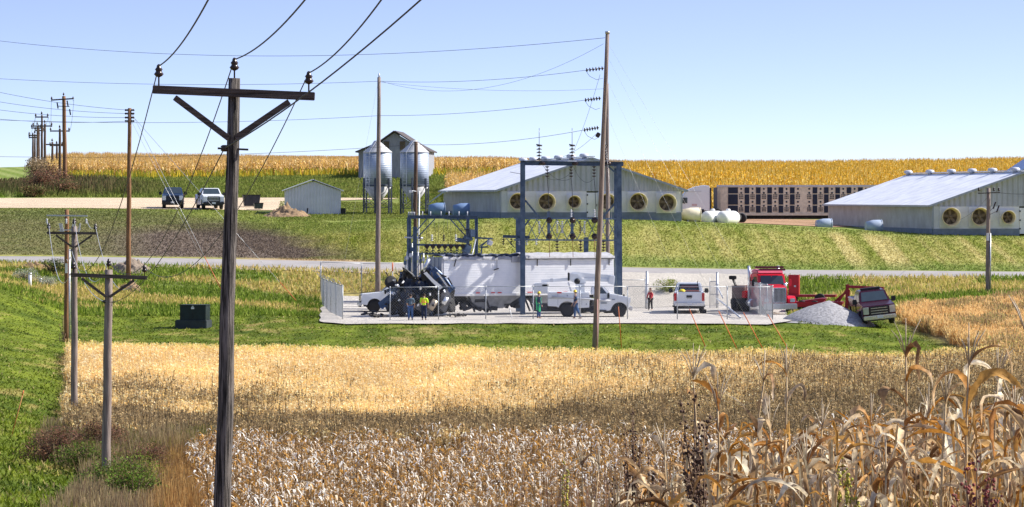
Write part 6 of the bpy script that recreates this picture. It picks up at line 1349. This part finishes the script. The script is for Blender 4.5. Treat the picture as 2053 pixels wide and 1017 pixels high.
MZ = vegmat('dry_maize', .3, .65); tt = MZ.node_tree     # fine streaks along the leaves
_a = [n_ for n_ in tt.nodes if n_.type == 'ATTRIBUTE'][0]; _n = tt.nodes.new('ShaderNodeTexNoise'); _n.inputs['Scale'].default_value = 26; _n.inputs['Detail'].default_value = 5
_tc = tt.nodes.new('ShaderNodeTexCoord'); tt.links.new(_tc.outputs['Object'], _n.inputs['Vector']); _m = tt.nodes.new('ShaderNodeMapRange'); _m.inputs[1].default_value = .3; _m.inputs[2].default_value = .7; _m.inputs[3].default_value = .55; _m.inputs[4].default_value = 1.2
tt.links.new(_n.outputs[0], _m.inputs[0]); _v = tt.nodes.new('ShaderNodeVectorMath'); _v.operation = 'SCALE'; tt.links.new(_a.outputs['Color'], _v.inputs[0]); tt.links.new(_m.outputs[0], _v.inputs['Scale'])
for n_ in tt.nodes:
    if n_.type == 'BSDF_PRINCIPLED': tt.links.new(_v.outputs[0], n_.inputs['Base Color'])
    if n_.type == 'BSDF_TRANSLUCENT': tt.links.new(_v.outputs[0], n_.inputs['Color'])
class Leaves:
    """folded, twisted, drooping leaves, three vertices across"""
    def __init__(s): s.V = []; s.Q = []; s.C = []; s.n = 0
    def add(s, base, ang, Ln, wd, up0, bend, twist, col, seg=10, col2=None, kink=None):
        n = len(base); V = np.zeros((n, seg+1, 3, 3)); p = base.astype(float).copy(); el = up0.copy(); az = ang.copy(); st = Ln/seg; tw = rng.uniform(0, .6, n); fold = rng.uniform(0, 1, (n, 1)); kp = rng.uniform(.2, .6, n); ks = rng.uniform(.3, 2.2, n)*(rng.uniform(0, 1, n) < .7)
        for i in range(seg+1):
            t = i/seg; d = np.stack([np.cos(el)*np.cos(az), np.cos(el)*np.sin(az), np.sin(el)], 1); sd_ = np.stack([-np.sin(az), np.cos(az), 0*az], 1); nn = np.cross(d, sd_)
            a = tw+twist*t; w2 = wd/2*min(1, .35+t*3)*(1-t**2.2)**.6*(1+.18*np.sin(9*t+ang*3))*rng.uniform(.6, 1.2, n); cs, sn = np.cos(a)[:, None], np.sin(a)[:, None]; S = sd_*cs+nn*sn; U = nn*cs-sd_*sn
            fo = .5+.5*fold; V[:, i, 0] = p-S*w2[:, None]*(1.15-.6*fold)+U*w2[:, None]*fo; V[:, i, 1] = p; V[:, i, 2] = p+S*w2[:, None]*(1.15-.6*fold)+U*w2[:, None]*fo
            p = p+d*st[:, None]; el = el-bend/seg*(.55+ks*np.exp(-((t-kp)/.08)**2)*3.2)+rng.normal(0, .07, n); el = np.maximum(el, -1.5+.25*np.sin(az*5+7*t)); az = az+rng.normal(0, .16, n)
        idx = (np.arange(n)*(seg+1)*3)[:, None]+s.n; Q = []
        for i in range(seg):
            for j in (0, 1): Q.append(np.concatenate([idx+3*i+j, idx+3*i+j+1, idx+3*i+j+4, idx+3*i+j+3], 1))
        C = np.repeat(col[:, None, :], (seg+1)*3, 1)
        if col2 is not None:
            for i in range(seg+1): C[:, 3*i:3*i+3] = (col*(1-(i/seg)**2)+col2*(i/seg)**2)[:, None, :]
        s.V.append(V.reshape(-1, 3)); s.Q.append(np.concatenate(Q)); s.C.append(C.reshape(-1, 3)); s.n += n*(seg+1)*3
    def build(s, name, parent=None, origin=(0, 0, 0)):
        o = npmesh(name, np.concatenate(s.V)-np.array(origin), np.concatenate(s.Q), np.concatenate(s.C), MZ, None, True)
        if parent is not None: o.parent = parent
        return o
PALE = [[.80, .62, .38], [.90, .78, .56], [.66, .46, .24]]; BRN = [[.56, .25, .04], [.38, .17, .05], [.64, .35, .09], [.20, .10, .04]]; MIX = PALE+BRN
# the mass of the stand
def p_st(xp, D): return (rng.uniform(0, 1, len(xp)) < .45+.55*sstep(1350, 1700, xp)) & (xp > 1300+(fbm(xp, D, 60, 17)-.5)*120-(D > 34)*60)
b, xp = scatter(820, 27, 56, 1180, 2120, p_st); n = len(b); hh = rng.uniform(1.1, 1.75, n)*(.8+.35*sstep(1250, 1500, xp)); zt = EZ-(np.interp(xp, [1180, 1300, 1450, 1600, 1750, 1900, 2060], [1010, 950, 880, 865, 850, 820, 790])+rng.uniform(-25, 120, n)-HY)/F*b[:, 1]
hh = np.clip(zt-b[:, 2], .7, 2.6); lv = Leaves(); r = Rib()
r.add(b, None, hh, rng.uniform(0, .25, n), .05, .028, rng.uniform(0, 6.28, n), pick(n, [[.50, .40, .24], [.40, .28, .15]]), 3, .5, face=rng.uniform(-.5, .5, n))
for j in range(9):
    k = rng.uniform(0, 1, n) < .9; m = int(k.sum()); s_ = b[k].copy(); s_[:, 2] += hh[k]*(.30+.075*j)
    lv.add(s_, rng.uniform(0, 6.28, m), rng.uniform(.25, .62, m), rng.uniform(.025, .085, m)*(1-.25*(rng.uniform(0, 1, m) < .5)), rng.uniform(.5, 1.45, m), rng.uniform(1.6, 4.2, m), rng.uniform(-2.5, 2.5, m), pick(m, MIX, [.2, .22, .14, .14, .12, .1, .08], .2), 10, pick(m, MIX, jit=.2))
for v_, q_, c_ in zip(r.V, r.Q, r.C): lv.V.append(v_); lv.Q.append(q_+lv.n); lv.C.append(c_); lv.n += len(v_)
o = lv.build('dry_maize_stand'); tag(o, 'dense stand of dry maize stalks and curled leaves in the lower right', kind='stuff')
b, xp = scatter(11000, 27, 58, 1180, 2120, p_st); n = len(b); r = Rib(); H_ = rng.uniform(.5, 1.2, n)
r.add(b, None, H_, rng.uniform(0, .4, n), 0, rng.uniform(.006, .02, n), rng.uniform(0, 6.28, n), pick(n, [[.26, .14, .05], [.44, .27, .10], [.14, .08, .035], [.24, .20, .04]], jit=.3), 3, .3, face=rng.uniform(-.8, .8, n))
top = b.copy(); top[:, 2] += H_*.95; k = rng.uniform(0, 1, n) < .5
for _ in range(4):
    t_ = top[k]+rng.normal(0, .03, (int(k.sum()), 3)); t_[:, 2] -= rng.uniform(0, .3, len(t_)); r.add(t_, None, rng.uniform(.01, .04, len(t_)), .02, 0, rng.uniform(.012, .03, len(t_)), rng.uniform(0, 6.28, len(t_)), pick(len(t_), [[.17, .10, .06], [.3, .2, .11]], jit=.3), 1, .5, face=rng.uniform(0, 6.28, len(t_)))
r.build('maize_undergrowth', 'brown weeds filling the gaps between the maize plants in the lower right')
# thin seed weeds along the bottom of the middle
b, xp = scatter(1500, 34, 62, 860, 1330, lambda x, D: rng.uniform(0, 1, len(x)) < sstep(840, 1320, x)); n = len(b); zt = EZ-(rng.uniform(930, 1120, n)-sstep(1100, 1300, xp)*50-HY)/F*b[:, 1]; H_ = np.clip(zt-b[:, 2], .2, 3)
r = Rib(); r.add(b, None, H_, rng.uniform(0, .3, n), 0, rng.uniform(.006, .014, n), rng.uniform(0, 6.28, n), pick(n, [[.32, .16, .11], [.40, .30, .16], [.2, .13, .08]], jit=.2), 3, .3, face=rng.uniform(-.8, .8, n)); r.build('thin_weeds', 'thin reddish seed weeds along the bottom edge of the middle')

STK = mat('maize_stalk', (.50, .37, .20), .75, var=.25, scale=14, dirt=(.28, .19, .1))
def maizeplant(x, ytop, D, label, nl=6, lean=0., tassel=True, bigc=None, lo=.35, sizes=(.45, .75)):
    g = G(x-lean*60, D); tz = EZ-(ytop-HY)/F*D; Hh = tz-g.z; th = thing('maize_plant', label, 'maize plant', g, group='tall dry maize plants in the foreground')
    hs_ = Hh-(.28 if tassel else .05); pt = lambda z: Vector((lean*.25*z*z/Hh+.02*math.sin(z*3+x), .02*math.cos(z*2.3), z))
    MB().tube([pt(hs_*i/8) for i in range(9)], [.016-.009*i/8 for i in range(9)], 7).build('stalk', STK, th)
    if tassel:
        mb = MB(); e = pt(hs_)
        for k in range(6): d = Vector((random.uniform(-.12, .12), random.uniform(-.1, .1), random.uniform(.16, .3))) if k else Vector((.02*lean, 0, .29)); mb.tube([e, e+d*.55+Vector((0, 0, .03)), e+d], [.004, .0045, .002], 4)
        mb.build('tassel', mat('tassel_straw', (.56, .46, .32), .8, var=.2), th)
    for k in range(nl):
        z = hs_*(1-(1-lo)*k/nl)-random.uniform(0, .04); lv = Leaves(); p = np.array([list(pt(z))]); bb = k == 0
        lv.add(p, np.array([random.uniform(0, 6.28) if not bb else (0 if random.random() < .5 else math.pi)+random.uniform(-.5, .5)]), np.array([random.uniform(*sizes)]), np.array([random.uniform(.05, .095)]), np.array([random.uniform(1.1, 1.5)]), np.array([random.uniform(2.6, 4.6)]), np.array([random.uniform(-2, 2)]), pick(1, bigc or MIX, jit=.1), 14, pick(1, MIX, jit=.15), kink=random.choice((None, .8, 1.5)))
        lv.build('leaf', th)
    lv = Leaves(); p = np.array([list(pt(hs_*.55))]*4); lv.add(p, np.array([.3, 1.9, 3.4, 5.0]), np.full(4, .26), np.full(4, .05), np.full(4, 1.2), np.full(4, .9), np.zeros(4), pick(4, PALE, jit=.1), 6); lv.build('husk', th)
TP = [(1392, 690, 33, 'leftmost tall maize plant, slim with a pale top leaf', 6, 0), (1436, 748, 31, 'maize plant with a brown folded leaf second from the left', 6, 0), (1512, 700, 34, 'maize plant with bent tassel and grey hanging leaf under the fence corner', 6, .5),
 (1573, 690, 36, 'straight thin maize plant with a bare tall tassel', 5, 0), (1552, 795, 32, 'low maize plant with an arching leaf left of the straight one', 6, -.2), (1648, 800, 37, 'short maize plant in the gap of the row', 6, 0), (1738, 790, 34, 'maize plant with an orange arching leaf in the middle of the stand', 6, .2),
 (1812, 640, 30, 'tall maize plant with orange bent top leaf below the maroon pickup', 7, 0), (1856, 770, 33, 'maize plant just right of the one with the orange bent leaf', 6, .1), (1893, 735, 30, 'maize plant with long white hanging leaves', 7, 0), (1942, 650, 27, 'tallest maize plant with thick brown leaves and a curled pale top', 8, 0),
 (1990, 690, 31, 'maize plant right of the tallest one with a thin bent leaf', 6, .3), (2028, 760, 29, 'maize plant near the right edge with drooping leaves', 7, .2), (2062, 590, 26, 'maize plant cut by the right edge of the picture', 6, -.1), (1330, 850, 34, 'low pale maize plant at the left end of the stand', 5, 0), (1612, 860, 29, 'broad leaved maize plant low in front of the short one', 7, 0), (1780, 870, 27, 'low maize plant in the very front centre of the stand', 7, 0), (1165, 885, 44, 'two leaved brown maize stalk standing alone left of the stand', 3, 0), (1195, 890, 44, 'lone pale maize stalk beside the two leaved one', 3, .1)]
for (x, yt, D, lb, nl, ln) in TP: maizeplant(x, yt, D, lb, nl, ln, bigc=BRN if 'brown' in lb or 'orange' in lb else PALE if ('pale' in lb or 'white' in lb) else None, sizes=(.28, .55) if D > 29 else (.4, .65))
def seedweed(x, ytop, D, label, m, n=160, sp=.09):
    g = G(x, D); Hh = EZ-(ytop-HY)/F*D-g.z; th = thing('seed_weed', label, 'weed', g, group='tall seed weeds in the foreground'); mb = MB(); sd2 = MB()
    for k in range(7):
        a = random.uniform(0, 6.28); z0 = Hh*random.uniform(.3, .6) if k else 0; e = Vector((math.cos(a)*sp*1.6, math.sin(a)*sp*1.6, Hh*random.uniform(.75, .95))) if k else Vector((0, 0, Hh)); s0 = Vector((0, 0, z0)); mb.tube([s0, s0.lerp(e, .5)+Vector((0, 0, -.03)), e], [.008, .006, .003], 5)
        for j in range(n//7): p = s0.lerp(e, random.uniform(.35, 1)); sd2.ball(p+Vector((random.gauss(0, sp*.18), random.gauss(0, sp*.18), 0)), random.uniform(.006, .014), 5)
    mb.build('stem', mat('weed_stem', (.16, .09, .05), .8), th); sd2.build('seed_heads', m, th)['kind'] = 'stuff'
DSD = mat('dark_seed', (.10, .055, .035), .9, var=.4, scale=30); GSD = mat('green_seed', (.42, .40, .06), .9, var=.3, scale=30)
for x, y, D, lb, m in ((1268, 818, 40, 'dark seed weed at the left end of the maize stand, reaching highest', DSD), (1300, 900, 36, 'lower dark seed weed right of the highest one', DSD), (1232, 930, 42, 'dark seed weed at the bottom left of the maize stand', DSD), (1392, 778, 31, 'dark brown seed weed in front of the leftmost tall maize', DSD), (1412, 850, 30, 'bushy seed weed right of the dark one by the leftmost maize', DSD), (1131, 915, 46, 'yellow-green seed spike left of the maize stand', GSD), (1690, 905, 28, 'yellow-green seed spike in the middle of the maize stand', GSD), (1706, 960, 27, 'short yellow-green seed spike in the middle foreground', GSD), (1958, 900, 26, 'reddish seed weed below the tallest maize', mat('red_seed', (.26, .07, .06), .9, var=.3, scale=30))): seedweed(x, y, D, lb, m, sp=.03 if m is GSD else .09, n=220)
